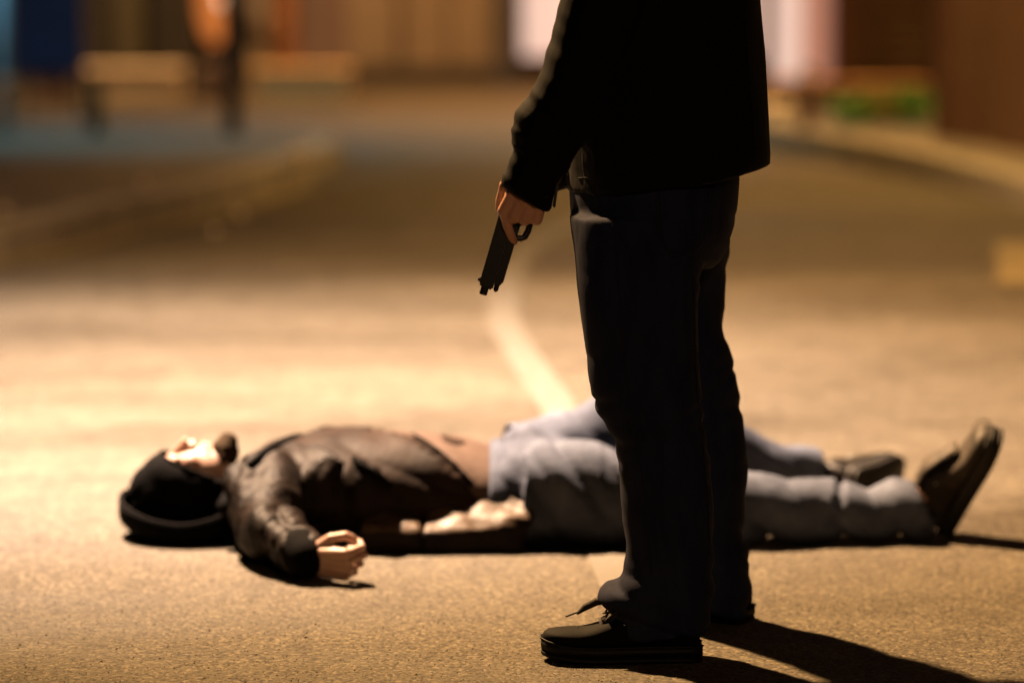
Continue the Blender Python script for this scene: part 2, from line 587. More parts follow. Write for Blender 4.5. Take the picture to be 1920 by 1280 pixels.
def head_mb():
    """face +x, crown +z, origin in the middle of the head"""
    b = MB()
    b.ell((-0.012, 0, 0.028), (0.096, 0.076, 0.090), 28, 18)
    b.ell((0.022, 0, -0.028), (0.068, 0.060, 0.085), 24, 16)
    b.ell((0.030, 0, -0.075), (0.052, 0.046, 0.036), 20, 12)
    b.ell((0.070, 0, -0.096), (0.022, 0.022, 0.018), 16, 10)
    for s in (-1, 1):
        b.ell((0.058, s * 0.040, -0.022), (0.026, 0.022, 0.022), 14, 10)
        b.ell((0.073, s * 0.031, 0.004), (0.0135, 0.015, 0.011), 14, 10)      # closed lid
        b.ell((0.074, s * 0.030, 0.024), (0.014, 0.026, 0.009), 14, 10)       # brow
        b.ell((0.092, s * 0.012, -0.030), (0.012, 0.008, 0.008), 12, 8)       # nostril wing
        b.ell((-0.004, s * 0.076, -0.005), (0.018, 0.010, 0.031), 14, 10)     # ear
    b.tube([(0.084, 0, 0.018), (0.095, 0, 0.000), (0.108, 0, -0.020), (0.102, 0, -0.030)], [0.009, 0.010, 0.0115, 0.009], 12)
    b.tube([(0.078, -0.022, -0.056), (0.091, -0.008, -0.053), (0.091, 0.008, -0.053), (0.078, 0.022, -0.056)], [0.005, 0.0068, 0.0068, 0.005], 10)
    b.tube([(0.077, -0.020, -0.064), (0.088, 0, -0.066), (0.077, 0.020, -0.064)], [0.005, 0.0078, 0.005], 10)
    return b


def shoe_mbs(L=0.305):
    k = L / 0.305
    sole_o = [(0.000, 0.020), (0.004, 0.031), (0.02, 0.037), (0.06, 0.038), (0.11, 0.039), (0.16, 0.044), (0.20, 0.0495), (0.24, 0.0485), (0.27, 0.041), (0.29, 0.030), (0.302, 0.014)]
    up = lerp_rows([(0.006, 0.0, 0.022, 0.088, 0.024), (0.02, 0.0, 0.022, 0.106, 0.033), (0.05, 0.0, 0.022, 0.112, 0.036), (0.085, 0.0, 0.022, 0.114, 0.036),
                    (0.12, 0.0, 0.022, 0.106, 0.036), (0.15, -0.001, 0.022, 0.090, 0.040), (0.185, -0.001, 0.022, 0.075, 0.0445),
                    (0.22, -0.001, 0.022, 0.064, 0.0465), (0.255, 0, 0.022, 0.060, 0.0435), (0.28, 0, 0.022, 0.054, 0.035), (0.295, 0, 0.022, 0.044, 0.020), (0.300, 0, 0.022, 0.034, 0.010)], 3)
    upper = MB().xloft([(x * k, cy, z0, z1, hy) for x, cy, z0, z1, hy in up], 28, 2.5)
    outl = [(x * k, -w) for x, w in sole_o] + [(x * k, w) for x, w in reversed(sole_o)]
    sole = MB()
    for za, zb, gr in ((0.0, 0.010, 0.001), (0.012, 0.031, 0.003)):
        sole.loft([[(x, y * (1 + gr * 10), za) for x, y in outl], [(x, y * (1 + gr * 10), zb) for x, y in outl]])
    sole.loft([[(x, y * 0.98, 0.009) for x, y in outl], [(x, y * 0.98, 0.0125) for x, y in outl]])
    welt = MB().tube([(x, y * 1.035, 0.0315) for x, y in outl] , 0.0022, 6, round_ends=False)
    for part in (upper, sole, welt):
        part.v = [(x, y, z + 1.6 * max(0, x - 0.215) ** 2 * (1 if z < 0.05 else 0.8)) for x, y, z in part.v]
    return upper, sole, welt


def put(mb, mtx):
    return MB().merge(mb, mtx)


def make_shoe(parent, mtx, m_up, m_sole, bow, L=0.305):
    upper, sole, welt = shoe_mbs(L)
    u = obj('shoe', put(upper, mtx), m_up, parent)
    obj('sole', put(sole, mtx), m_sole, u, bevel=0.0025)
    obj('welt', put(welt, mtx), m_sole, u)
    for i in range(4):
        x = (0.128 + 0.020 * i) * L / 0.305
        z = 0.100 - 0.0085 * i
        lace = MB().tube([(x, -0.029, z - 0.018), (x + 0.002, -0.016, z + 0.001), (x + 0.004, 0, z + 0.006), (x + 0.002, 0.016, z + 0.001), (x, 0.029, z - 0.018)], [(0.0016, 0.0038)] * 5, 8)
        obj('lace', put(lace, mtx), M['lace'], u)
        for s in (-1, 1):
            obj('eyelet', put(MB().tube([(x, s * 0.030, z - 0.019), (x, s * 0.0325, z - 0.018)], 0.0035, 8), mtx), M['metal'], u)
    tongue = MB().tube([(0.085, 0, 0.112), (0.12, 0, 0.112), (0.15, 0, 0.097), (0.19, 0, 0.078)], [(0.006, 0.028), (0.007, 0.027), (0.006, 0.022), (0.004, 0.018)], 14)
    obj('tongue', put(tongue, mtx), m_up, u)
    obj('toe_seam', put(MB().tube([(0.236 + 0.012 * math.cos(R(q)), 0.0462 * math.cos(R(q)) * 1.0, 0.030 + 0.0325 * math.sin(R(q))) for q in range(0, 181, 15)], 0.0012, 6), mtx), m_up, u)
    if bow:
        for s in (-1, 1):
            lp = MB().tube([(0.150, s * 0.004, 0.104), (0.160, s * 0.022, 0.106), (0.176, s * 0.036, 0.094), (0.186, s * 0.040, 0.080), (0.176, s * 0.034, 0.084), (0.160, s * 0.016, 0.100), (0.150, 0, 0.104)], [(0.0035, 0.0055)] * 7, 8)
            obj('lace', put(lp, mtx), M['lace'], u)
        end = MB().tube([(0.150, -0.004, 0.104), (0.176, -0.016, 0.112), (0.200, -0.024, 0.108), (0.222, -0.029, 0.096), (0.236, -0.031, 0.084)], [(0.006, 0.0080), (0.008, 0.0085), (0.008, 0.0085), (0.007, 0.0080), (0.003, 0.005)], 8)
        obj('lace', put(end, mtx), M['lace'], u)
        ag = MB().tube([(0.236, -0.031, 0.086), (0.258, -0.034, 0.077)], 0.0018, 6)
        obj('aglet', put(ag, mtx), M['lace'], u)
    return u


# ------------------------------------------------------------------ standing person
NY, FY, BY = 7.185, 7.52, 7.35       # depth of near leg, far leg, hips


def row(py, l, r, Y, hy, e=2.2):
    a, b = at(l, py, Y), at(r, py, Y)
    return ((a.x + b.x) / 2, Y, (a.z + b.z) / 2, (b.x - a.x) / 2, hy)


near_leg = [row(1185, 1150, 1335, NY, 0.070), row(1150, 1134, 1338, NY, 0.082), row(1112, 1126, 1337, NY, 0.088), row(1072, 1165, 1336, NY, 0.086), row(1014, 1172, 1337, NY, 0.086), row(960, 1164, 1338, NY, 0.088),
            row(887, 1160, 1335, NY, 0.088), row(826, 1154, 1324, NY, 0.09), row(797, 1132, 1319, NY, 0.092), row(733, 1109, 1312, NY, 0.098), row(660, 1099, 1309, NY, 0.104), row(600, 1087, 1308, NY, 0.11),
            row(520, 1079, 1312, NY + 0.01, 0.115), row(460, 1074, 1320, NY + 0.03, 0.125), row(400, 1070, 1325, NY + 0.05, 0.13)]
far_leg = [row(1146, 1215, 1413, FY, 0.08), row(1120, 1215, 1409, FY, 0.088), row(1089, 1216, 1406, FY, 0.088), row(1057, 1216, 1412, FY, 0.09), row(1025, 1216, 1407, FY, 0.088), row(1000, 1216, 1394, FY, 0.086),
           row(930, 1214, 1399, FY, 0.088), row(855, 1212, 1403, FY, 0.09), row(770, 1208, 1391, FY, 0.092), row(717, 1200, 1380, FY, 0.096), row(669, 1192, 1374, FY, 0.10), row(627, 1184, 1356, FY, 0.105),
           row(560, 1172, 1359, FY, 0.11), row(500, 1164, 1364, FY - 0.01, 0.12), row(440, 1160, 1368, FY - 0.04, 0.125)]
hips = [row(500, 1150, 1330, BY, 0.10), row(468, 1085, 1358, BY, 0.20), row(430, 1073, 1374, BY, 0.235), row(380, 1069, 1381, BY, 0.235), row(305, 1068, 1384, BY, 0.225), row(230, 1075, 1375, BY, 0.205)]
jm = MB()
for rows in (near_leg, far_leg, hips):
    jm.hloft([(*q, 2.3) for q in lerp_rows(rows, 4)], 36)
jeans = remesh(jm, 0.006, 5, 0.5)


def jean_fold(p, n):
    h = p.z
    low = max(0, 1 - h / 0.24)
    d = 0.0055 * crease(Vector((p.x * 4, p.y * 4, h * 9 + p.x * 5)), 3.1) * (0.6 + 0.6 * low)
    d += 0.021 * low * crease(Vector((p.x * 5, p.y * 5, h * 19 + p.x * 9)), 7.7, 2.2)
    d += 0.0075 * math.exp(-((h - 0.47) / 0.09) ** 2) * crease(Vector((p.x * 5, p.y * 5, h * 19 - p.x * 9)), 9.0)
    d += (0.0065 if p.x > 0.2 else 0.001) * math.exp(-((h - 0.76) / 0.08) ** 2) * crease(Vector((p.x * 6, p.y * 6, h * 14 + p.x * 16)), 5.0)
    d += 0.002 * noise.noise(p * 14)
    return d


fold(jeans, jean_fold)

# sleeve and torso of the black jacket
AY = 7.075
arm_px = [(1190, -150, 160), (1148, -60, 152), (1118, 40, 146), (1096, 108, 140), (1073, 178, 136), (1053, 218, 134), (1029, 244, 132), (1021, 270, 122), (1016, 294, 108), (1000, 323, 98), (994, 345, 96)]
arm_pts, arm_r = [], []
for i, (x, y, w) in enumerate(arm_px):
    yy = AY + 0.075 * max(0, 1 - i / 4)
    arm_pts.append(at(x, y, yy))
    arm_r.append((w / 2 / 1010, w / 2 / 1000))
cuff_a, cuff_b = at(990, 356, AY), at(987, 374, AY)
jk = MB()
jk.tube(arm_pts + [cuff_a], arm_r + [(0.047, 0.046)], 24, ref=(0, 1, 0), round_ends=False)
# flared cuff, cut at an angle as the photograph shows
ca = Vector(at(994, 345, AY))
ring0, ring1 = [], []
for j in range(24):
    a = 2 * math.pi * j / 24
    sx, sy = math.cos(a), math.sin(a)
    ring0.append((ca.x + 0.0475 * sx, AY + 0.042 * sy, ca.z + 0.012 - 0.006 * sx))
    bx = at(986, 374, AY)
    ring1.append((bx.x + 0.0445 * sx, AY + 0.040 * sy, bx.z + 0.002 - 0.026 * sx))
jk.loft([ring0, ring1])
torso = [row(352, 1066, 1443, BY, 0.243), row(340, 1066, 1443, BY, 0.245), row(316, 1066, 1442, BY, 0.245), row(293, 1064, 1443, BY, 0.246), row(215, 1060, 1438, BY, 0.242), row(100, 1058, 1430, BY, 0.235),
         row(0, 1057, 1422, BY, 0.235), row(-90, 1066, 1412, BY, 0.24), row(-160, 1090, 1395, BY, 0.235), row(-215, 1120, 1375, BY, 0.20), row(-250, 1165, 1335, BY, 0.12), row(-285, 1180, 1320, BY, 0.085), row(-310, 1182, 1318, BY, 0.08)]
# the hem rises towards the back
tr = []
for cx, cy, z, hx, hy in lerp_rows(torso, 4):
    ring = []
    for j in range(44):
        a = 2 * math.pi * j / 44
        c, s = math.cos(a), math.sin(a)
        x = cx + hx * math.copysign(abs(c) ** 0.8, c)
        y = cy + hy * math.copysign(abs(s) ** 0.85, s)
        lift = max(0, 1 - (z - 0.87) / 0.09) if z < 0.96 else 0
        ring.append((x, y, z + 0.060 * lift * max(0, (x - 0.13) / 0.36) ** 1.2))
    tr.append(ring)
jk.loft(tr)
jk.loft([[at(1082, 318, 7.46), at(1094, 345, 7.46), at(1094, 345, 7.50), at(1082, 318, 7.50)], [at(1044, 338, 7.44), at(1048, 358, 7.44), at(1048, 358, 7.48), at(1044, 338, 7.48)]])
far_arm = [(0.33, 7.53, 1.36), (0.34, 7.63, 1.20), (0.30, 7.66, 1.06), (0.18, 7.55, 0.965), (0.078, 7.425, 0.925)]   # unseen; bent across the belly to shade the hip from the lamp
jk.tube(far_arm, [0.075, 0.075, 0.070, 0.064, 0.058], 20, ref=(1, 0, 0))
jacket = remesh(jk, 0.0055, 4, 0.5)


def jacket_fold(p, n):
    d = 0.003 * noise.noise(p * 8)
    if p.x < 0.16 and p.y < 7.2:
        u = p.z * 26 + p.x * 20
        d += 0.0045 * ridge(Vector((p.x * 6, p.y * 4, u)), 2.0) * (0.5 + math.exp(-((p.z - 1.0) / 0.1) ** 2))
    else:
        d += 0.0035 * ridge(Vector((p.x * 9 - p.z * 2, p.y * 7, p.z * 3.0)), 4.0)
    return d


fold(jacket, jacket_fold)

# skin: one figure under the clothes
sk = MB()
hd = head_mb()
HEADC = Vector((0.25, BY, 1.66))
sk.merge(hd, frame(HEADC, (-0.95, 0, -0.30), (-0.30, 0, 0.95)))
sk.tube([(0.27, BY, 1.60), (0.29, BY, 1.44)], [0.055, 0.062], 18)
sk.hloft([(0.295, BY, 1.47, 0.06, 0.08), (0.295, BY, 1.40, 0.10, 0.18), (0.29, BY, 1.2, 0.13, 0.17), (0.285, BY, 1.0, 0.12, 0.15), (0.27, BY, 0.9, 0.12, 0.17), (0.27, BY, 0.80, 0.11, 0.16)], 28)
sk.tube([p for p in arm_pts[1:]] + [cuff_b], [0.05, 0.05, 0.046, 0.044, 0.042, 0.040, 0.038, 0.034, 0.031, 0.030, 0.027], 16)
sk.tube(far_arm + [(0.062, 7.425, 0.935)], [0.05, 0.05, 0.045, 0.037, 0.03, 0.027], 16)
for rows in (near_leg, far_leg):
    pts = [Vector((q[0], q[1], max(0.05, q[2]))) for q in rows[::-1]]
    sk.tube(pts, [0.075 - 0.036 * i / (len(pts) - 1) for i in range(len(pts))], 16, ref=(1, 0, 0))
skin = mesh_mb(remesh(sk, 0.0055, 3, 0.5))

# left hand closed on the pistol, index finger along its frame
GDIR = Vector((-0.275, 0.0, -0.961))
GUP = Vector((-0.961, 0.0, 0.275))
muz = at(905, 552, 7.10)
G0 = muz - GDIR * 0.182 + GUP * 0.012
GM = frame(G0, GDIR, GUP)
wr = at(991, 357, AY)
hx = Vector((-0.36, 0.02, -0.93))
HM = frame((wr.x + 0.016, AY - 0.010, wr.z + 0.036), hx, (-0.10, -1, 0.05))
lh = hand_mb(True, [(16, 16, 10), (78, 82, 40), (80, 85, 45), (82, 85, 45)],
             [(0.022, 0.030, -0.010), (0.050, 0.048, -0.024), (0.080, 0.046, -0.044), (0.104, 0.040, -0.056)], spread=(-33, -3, 0, 2), index=0.72)
skin.merge(lh, HM)
rh = hand_mb(False, [(60, 70, 40), (65, 75, 40), (68, 78, 40), (70, 80, 40)],
             [(0.022, 0.030, -0.010), (0.050, 0.050, -0.018), (0.080, 0.056, -0.028), (0.105, 0.056, -0.036)])
skin.merge(rh, frame((0.064, 7.428, 0.936), (-0.35, -0.85, -0.25), (-0.9, 0.35, 0.1)))
man = link('person', skin.mesh('person'), M['skin'])
tag(man, 'person in black jacket and dark jeans standing with a pistol held low', 'person')
link('jacket', jacket, M['black_cloth'], man)
jn = link('jeans', jeans, M['denim_dark'], man)
hair = MB().ell((-0.02, 0, 0.04), (0.102, 0.083, 0.092), 24, 16)
obj('hair', put(hair, frame(HEADC + Vector((0.012, 0, 0.01)), (-0.95, 0, -0.30), (-0.30, 0, 0.95))), M['beard'], man)

# stitching and pocket laid on the cloth
bvh = BVHTree.FromPolygons([v.co for v in jeans.vertices], [p.vertices for p in jeans.polygons])
bvj = BVHTree.FromPolygons([v.co for v in jacket.vertices], [p.vertices for p in jacket.polygons])


def on_cloth(tree, px, py, off=0.0015):
    a, b = at(px, py, 6.0), at(px, py, 8.2)
    h = tree.ray_cast(a, (b - a).normalized())
    return (h[0] + h[1] * off) if h[0] else None


def seam(name, pxs, rad, m, parent, tree, off=0.0012):
    ps = [on_cloth(tree, x, y, off) for x, y in lerp_rows(pxs, 6)]
    ps = [p for p in ps if p is not None]
    if len(ps) > 2:
        obj(name, MB().tube(ps, rad, 6), m, parent)


seam('side_seam', [(1142, 356), (1150, 430), (1162, 560), (1172, 680), (1186, 800), (1204, 900), (1214, 1000), (1220, 1080)], 0.0011, M['stitch'], jn, bvh)
seam('inner_seam', [(1300, 520), (1302, 620), (1306, 720), (1316, 820), (1326, 930), (1330, 1040)], 0.0011, M['stitch'], jn, bvh)
for dx in (0, 7):
    seam('pocket_stitch', [(1228 + dx, 352), (1232 + dx, 410), (1240 + dx * 0.7, 455), (1262, 482 - dx), (1292, 474 - dx), (1316 - dx, 452), (1330 - dx, 400), (1340 - dx, 350)], 0.0009, M['stitch'], jn, bvh)
seam('jacket_seam', [(1395, 20), (1402, 120), (1410, 220), (1414, 290)], 0.0012, M['black_cloth'], man.children[0], bvj, 0.0005)
seam('jacket_hem_stitch', [(1085, 334), (1160, 328), (1250, 316), (1340, 300), (1420, 284)], 0.0011, M['black_cloth'], man.children[0], bvj, 0.0008)
bt = on_cloth(bvj, 1023, 366, 0.002)
if bt:
    obj('button', MB().tube([bt + Vector((0, 0.002, 0)), bt + Vector((0, -0.002, 0))], 0.005, 14), M['sole_black'], man.children[0])

make_shoe(man, frame((0.362, 7.165, 0), (-1, -0.02, 0), (0, 0, 1)), M['shoe_black'], M['sole_black'], True, 0.310)
make_shoe(man, frame((0.470, 7.50, 0), (-0.80, 0.60, 0), (0, 0, 1)), M['shoe_black'], M['sole_black'], False, 0.305)

# ------------------------------------------------------------------ pistol
gun = empty('pistol', muz)
tag(gun, 'black pistol pointing down in the hand of the standing person', 'pistol')
w = 0.0125
sl = MB().prism([(-0.030, -0.027), (0.168, -0.027), (0.168, -0.004), (0.164, 0.0), (-0.026, 0.0), (-0.032, -0.006)], -w, w)
s = obj('slide', put(sl, GM), M['gun'], gun, bevel=0.003, smooth=False)
for i in range(7):
    x = -0.024 + i * 0.0055
    obj('serration', put(MB().box((x, -w - 0.0008, -0.024), (x + 0.0025, w + 0.0008, -0.004)), GM), M['gun'], s, smooth=False)
obj('front_sight', put(MB().prism([(0.150, -0.001), (0.160, -0.001), (0.159, 0.0045), (0.155, 0.0045)], -0.0018, 0.0018), GM), M['gun'], s, smooth=False)
obj('rear_sight', put(MB().prism([(-0.020, -0.001), (-0.010, -0.001), (-0.012, 0.0045), (-0.018, 0.0045)], -0.008, 0.008), GM), M['gun'], s, smooth=False)
br = MB()
prof = [(0.150, 0.0075), (0.1805, 0.0075), (0.182, 0.0065), (0.182, 0.0045), (0.160, 0.0045)]
br.loft([[(x, r * math.cos(2 * math.pi * j / 20), -0.0125 + r * math.sin(2 * math.pi * j / 20)) for j in range(20)] for x, r in prof])
obj('barrel', put(br, GM), M['gun'], gun)
fr = MB().prism([(-0.034, -0.0275), (0.160, -0.0275), (0.160, -0.036), (0.148, -0.0425), (0.088, -0.0430), (0.030, -0.0440), (0.018, -0.050), (-0.040, -0.050), (-0.052, -0.034)], -0.011, 0.011)
f = obj('frame', put(fr, GM), M['gun'], gun, bevel=0.0022, smooth=False)
obj('recoil_rod', put(MB().tube([(0.14, 0, -0.033), (0.166, 0, -0.033)], 0.0048, 14), GM), M['gun'], f)
gp = MB().prism([(-0.046, -0.045), (0.020, -0.045), (0.004, -0.066), (-0.012, -0.090), (-0.066, -0.082), (-0.056, -0.062)], -0.015, 0.015)
gg = obj('grip', put(gp, GM), M['gun_grip'], gun, bevel=0.005, smooth=False, seg=3)
obj('magazine_base', put(MB().prism([(-0.067, -0.0835), (-0.0115, -0.0915), (-0.011, -0.097), (-0.068, -0.089)], -0.0155, 0.0155), GM), M['gun'], gg, bevel=0.002, smooth=False)
tg = MB().tube([(0.012, 0, -0.050), (0.016, 0, -0.057), (0.030, 0, -0.0605), (0.045, 0, -0.0605), (0.057, 0, -0.0575), (0.062, 0, -0.051), (0.063, 0, -0.043)], [(0.006, 0.0062)] * 7, 10, ref=(0, 1, 0))
obj('trigger_guard', put(tg, GM), M['gun'], gun)
obj('trigger', put(MB().tube([(0.036, 0, -0.042), (0.032, 0, -0.050), (0.033, 0, -0.058)], [0.005, 0.0045, 0.0035], 8), GM), M['gun'], gun)
obj('hammer', put(MB().tube([(-0.034, 0, -0.020), (-0.046, 0, -0.010)], [0.004, 0.0045], 8), GM), M['gun'], gun)
obj('slide_catch', put(MB().box((0.030, -0.0135, -0.037), (0.062, 0.0135, -0.032)), GM), M['gun'], f, smooth=False, bevel=0.001)

# ------------------------------------------------------------------ lying person
LY = 8.50
HC = Vector((-0.722, 8.46, 0.104))
FACE, CROWN = Vector((-0.20, 0, 0.98)), Vector((-0.98, 0, -0.20))
HFM = frame(HC, FACE, CROWN)

# inner torso and shirt
shirt_rows = [(-0.60, LY, 0.02, 0.150, 0.10), (-0.53, LY, 0.01, 0.185, 0.185), (-0.45, LY, 0.01, 0.212, 0.205), (-0.36, LY, 0.01, 0.226, 0.205), (-0.27, LY, 0.01, 0.226, 0.200), (-0.19, LY, 0.01, 0.221, 0.195),
              (-0.11, LY, 0.01, 0.210, 0.190), (-0.04, LY, 0.01, 0.192, 0.185), (0.0, LY, 0.02, 0.170, 0.170)]
sh = MB().xloft(lerp_rows(shirt_rows, 4), 44)
shirt = remesh(sh, 0.007, 4, 0.5)
fold(shirt, lambda p, n: 0.006 * crease(Vector((p.x * 9 + p.y * 2 + p.z * 5, p.y * 2, p.z * 3 + p.x * 2)), 1.0, 2.2) + 0.003 * noise.noise(p * 14))
floor_clamp(shirt)

# coat: open in front, its near edge runs down the side towards the waist
ij = MB()
ct = MB()
rings = []
cr = lerp_rows([(-0.64, LY - 0.01, 0.0, 0.120, 0.13), (-0.59, LY, 0.0, 0.168, 0.17), (-0.53, LY, 0.0, 0.203, 0.205), (-0.46, LY, 0.0, 0.226, 0.225), (-0.38, LY, 0.0, 0.238, 0.228), (-0.30, LY, 0.0, 0.238, 0.222),
                (-0.20, LY, 0.0, 0.230, 0.215), (-0.10, LY, 0.0, 0.214, 0.205), (-0.02, LY, 0.0, 0.17, 0.185)], 5)
for x, cy, z0, z1, hy in cr:
    ring = []
    # angle of the near edge seen from the top: 90 = centre of chest
    if x < -0.31:
        aN = 88
    elif x < -0.22:
        aN = 88 - (x + 0.31) / 0.09 * 18
    else:
        aN = max(4, 70 - (x + 0.22) / 0.14 * 62)
    for j in range(60):
        a = 2 * math.pi * j / 60
        c, sn = math.cos(a), math.sin(a)      # a measured so that near side (-y) is 0 deg
        deg = math.degrees(a)
        k = 1.0
        if aN < deg < 180 - aN * 0.45 - 14 and x > -0.315:
            edge = min(deg - aN, 180 - aN * 0.45 - 14 - deg)
            k = 1.0 - 0.16 * min(1, edge / 5.0)
        ring.append((x, cy - hy * k * math.copysign(abs(c) ** 0.87, c), (z0 + z1) / 2 + (z1 - z0) / 2 * k * math.copysign(abs(sn) ** 0.87, sn)))
    rings.append(ring)
ij.loft(rings)
inner = remesh(ij, 0.0065, 3, 0.5)
rings = []
for x, cy, z0, z1, hy in lerp_rows([(-0.65, LY - 0.01, 0.0, 0.110, 0.13), (-0.60, LY, 0.0, 0.165, 0.18), (-0.54, LY, 0.0, 0.205, 0.218), (-0.47, LY, 0.0, 0.234, 0.238), (-0.39, LY, 0.0, 0.246, 0.242), (-0.31, LY, 0.0, 0.240, 0.238),
                                    (-0.23, LY, 0.0, 0.225, 0.234), (-0.17, LY, 0.0, 0.20, 0.225)], 6):
    aN = 88 if x < -0.50 else max(6, 88 - (x + 0.50) / 0.25 * 78)
    ring = []
    for j in range(60):
        a = 2 * math.pi * j / 60
        c, sn = math.cos(a), math.sin(a)
        deg = math.degrees(a)
        k = 1.0
        if aN < deg < 180 - aN and aN < 87:
            k = 1.0 - 0.17 * min(1, min(deg - aN, 180 - aN - deg) / 4.0)
        ring.append((x, cy - hy * k * math.copysign(abs(c) ** 0.87, c), (z0 + z1) / 2 + (z1 - z0) / 2 * k * math.copysign(abs(sn) ** 0.87, sn)))
    rings.append(ring)
ct.loft(rings)
sh_p, el_p, cf_p = Vector((-0.545, 8.31, 0.135)), Vector((-0.525, 8.13, 0.080)), Vector((-0.440, 7.945, 0.054))
ct.tube([sh_p + Vector((0.03, 0.10, 0.0)), sh_p, (sh_p + el_p) / 2 + Vector((-0.008, -0.005, 0.004)), el_p, (el_p + cf_p) / 2 + Vector((-0.004, 0, 0.006)), cf_p],
        [0.085, 0.088, 0.082, 0.074, 0.066, 0.055], 24, round_ends=True)
fs, fe, fw = Vector((-0.50, 8.68, 0.12)), Vector((-0.36, 8.90, 0.07)), Vector((-0.14, 8.97, 0.05))
ct.tube([fs, fe, fw], [0.08, 0.068, 0.05], 20)
coat = remesh(ct, 0.0065, 3, 0.5)


def coat_fold(p, n):
    d = 0.003 * noise.noise(p * 16)
    if p.y < 8.30:
        d += 0.027 * crease(Vector(((p.x - p.y * 0.25) * 11, (p.y + p.x * 0.7) * 4.0, p.z * 6 + p.x * 2)), 6.0, 2.2)
        d += 0.005 * crease(Vector(((p.x - p.y * 1.1) * 22, (p.y + p.x) * 3, p.z * 5)), 2.0, 2.4)
    else:
        d += 0.026 * crease(Vector((p.x * 3 + p.z * 11, p.y * 1.6, p.z * 2 - p.x * 1.5)), 8.0, 2.0)
        d += 0.005 * crease(Vector((p.x * 11 + p.z * 13, p.y * 3, p.z * 3)), 4.0, 2.4)
    return d


fold(coat, coat_fold)
floor_clamp(coat)

fold(inner, lambda p, n: 0.018 * crease(Vector((p.x * 4.5 + p.z * 9, p.y * 2, p.z * 2)), 21.0, 2.0) + 0.003 * noise.noise(p * 16))
floor_clamp(inner)

# near front panel of the coat fallen open on the road
fl = MB()


def flap(x0, x1, prof0, prof1, nseg=7):
    rr = []
    for i in range(nseg + 1):
        t = i / nseg
        x = x0 + (x1 - x0) * t
        rr.append([(x + 0.0 * k, (1 - t) * a[0] + t * b[0], (1 - t) * a[1] + t * b[1]) for k, (a, b) in enumerate(zip(prof0, prof1))])
    fl.loft(rr)


pa = [(8.245, 0.0), (8.238, 0.045), (8.262, 0.066), (8.33, 0.112), (8.42, 0.10), (8.42, 0.0)]
pb = [(8.235, 0.0), (8.230, 0.045), (8.255, 0.062), (8.33, 0.103), (8.42, 0.09), (8.42, 0.0)]
pc = [(8.245, 0.0), (8.245, 0.055), (8.265, 0.078), (8.345, 0.130), (8.41, 0.125), (8.41, 0.0)]
flap(-0.325, -0.203, pa, pb)
flap(-0.188, 0.020, [(y, z * 0.97) for y, z in pb], pc, 9)
flapm = remesh(fl, 0.0055, 3, 0.5)
for v in flapm.vertices:       # the free corner sticks out at the top
    if v.co.x > -0.06:
        v.co.x += 0.035 * ((v.co.x + 0.06) / 0.08) * (v.co.z / 0.13)
fold(flapm, lambda p, n: 0.009 * ridge(Vector((p.x * 8 + p.y * 11, p.y * 9, p.z * 14)), 11.0) + 0.005 * noise.noise(p * 22))
floor_clamp(flapm)

# jeans
pl = MB()
near_rows = [(0.02, 8.40, 0.0, 0.215, 0.13), (0.09, 8.39, 0.0, 0.235, 0.125), (0.17, 8.38, 0.0, 0.225, 0.118), (0.28, 8.37, 0.0, 0.198, 0.108), (0.40, 8.37, 0.0, 0.172, 0.098), (0.52, 8.38, 0.0, 0.152, 0.090),
             (0.63, 8.40, 0.0, 0.140, 0.085), (0.75, 8.41, 0.0, 0.126, 0.078), (0.84, 8.42, 0.002, 0.126, 0.080), (0.90, 8.42, 0.004, 0.126, 0.078)]
pl.xloft(lerp_rows(near_rows, 4), 32)
pl.xloft(lerp_rows([(-0.045, LY, 0.0, 0.196, 0.188), (0.0, LY, 0.0, 0.232, 0.195), (0.05, LY, 0.0, 0.240, 0.200), (0.12, LY, 0.0, 0.215, 0.20), (0.16, LY, 0.0, 0.16, 0.17)], 4), 36)
pl.ell((0.025, LY - 0.02, 0.222), (0.055, 0.06, 0.026))
far_c = [(0.02, 8.62, 0.120), (0.12, 8.68, 0.150), (0.24, 8.75, 0.178), (0.36, 8.80, 0.178), (0.48, 8.85, 0.128), (0.60, 8.90, 0.078), (0.722, 8.945, 0.058)]
pl.tube(lerp_rows(far_c, 4), [0.115 - 0.052 * i / 24 for i in range(25)], 28, ref=(0, 0, 1), round_ends=False)
pants = remesh(pl, 0.006, 4, 0.5)


def pant_fold(p, n):
    d = 0.003 * noise.noise(p * 15)
    d += 0.020 * crease(Vector((p.x * 8 + p.z * 6, p.y * 1.0, p.z * 1.5 - p.x * 0.8)), 14.0, 2.0) * (1.2 if p.x < 0.2 else 0.85)
    d += 0.009 * crease(Vector((p.x * 12 + p.z * 9, p.y * 1.6, p.z * 2 - p.x)), 17.0, 2.6)
    d += 0.002 * crease(Vector((p.x * 26 + p.z * 20, p.y * 6, p.z * 7)), 27.0, 2.4)
    if 0.700 < p.x - 0.25 * (p.z - 0.06) < 0.722 and p.y < 8.6 and p.z > 0.03:
        d -= 0.010
    return d


for v in pants.vertices:
    if v.co.x > 0.83 and v.co.y < 8.6:
        v.co.x += 0.05 * (v.co.x - 0.83) / 0.07 * max(0, 1 - v.co.z / 0.12)
fold(pants, pant_fold)
floor_clamp(pants)

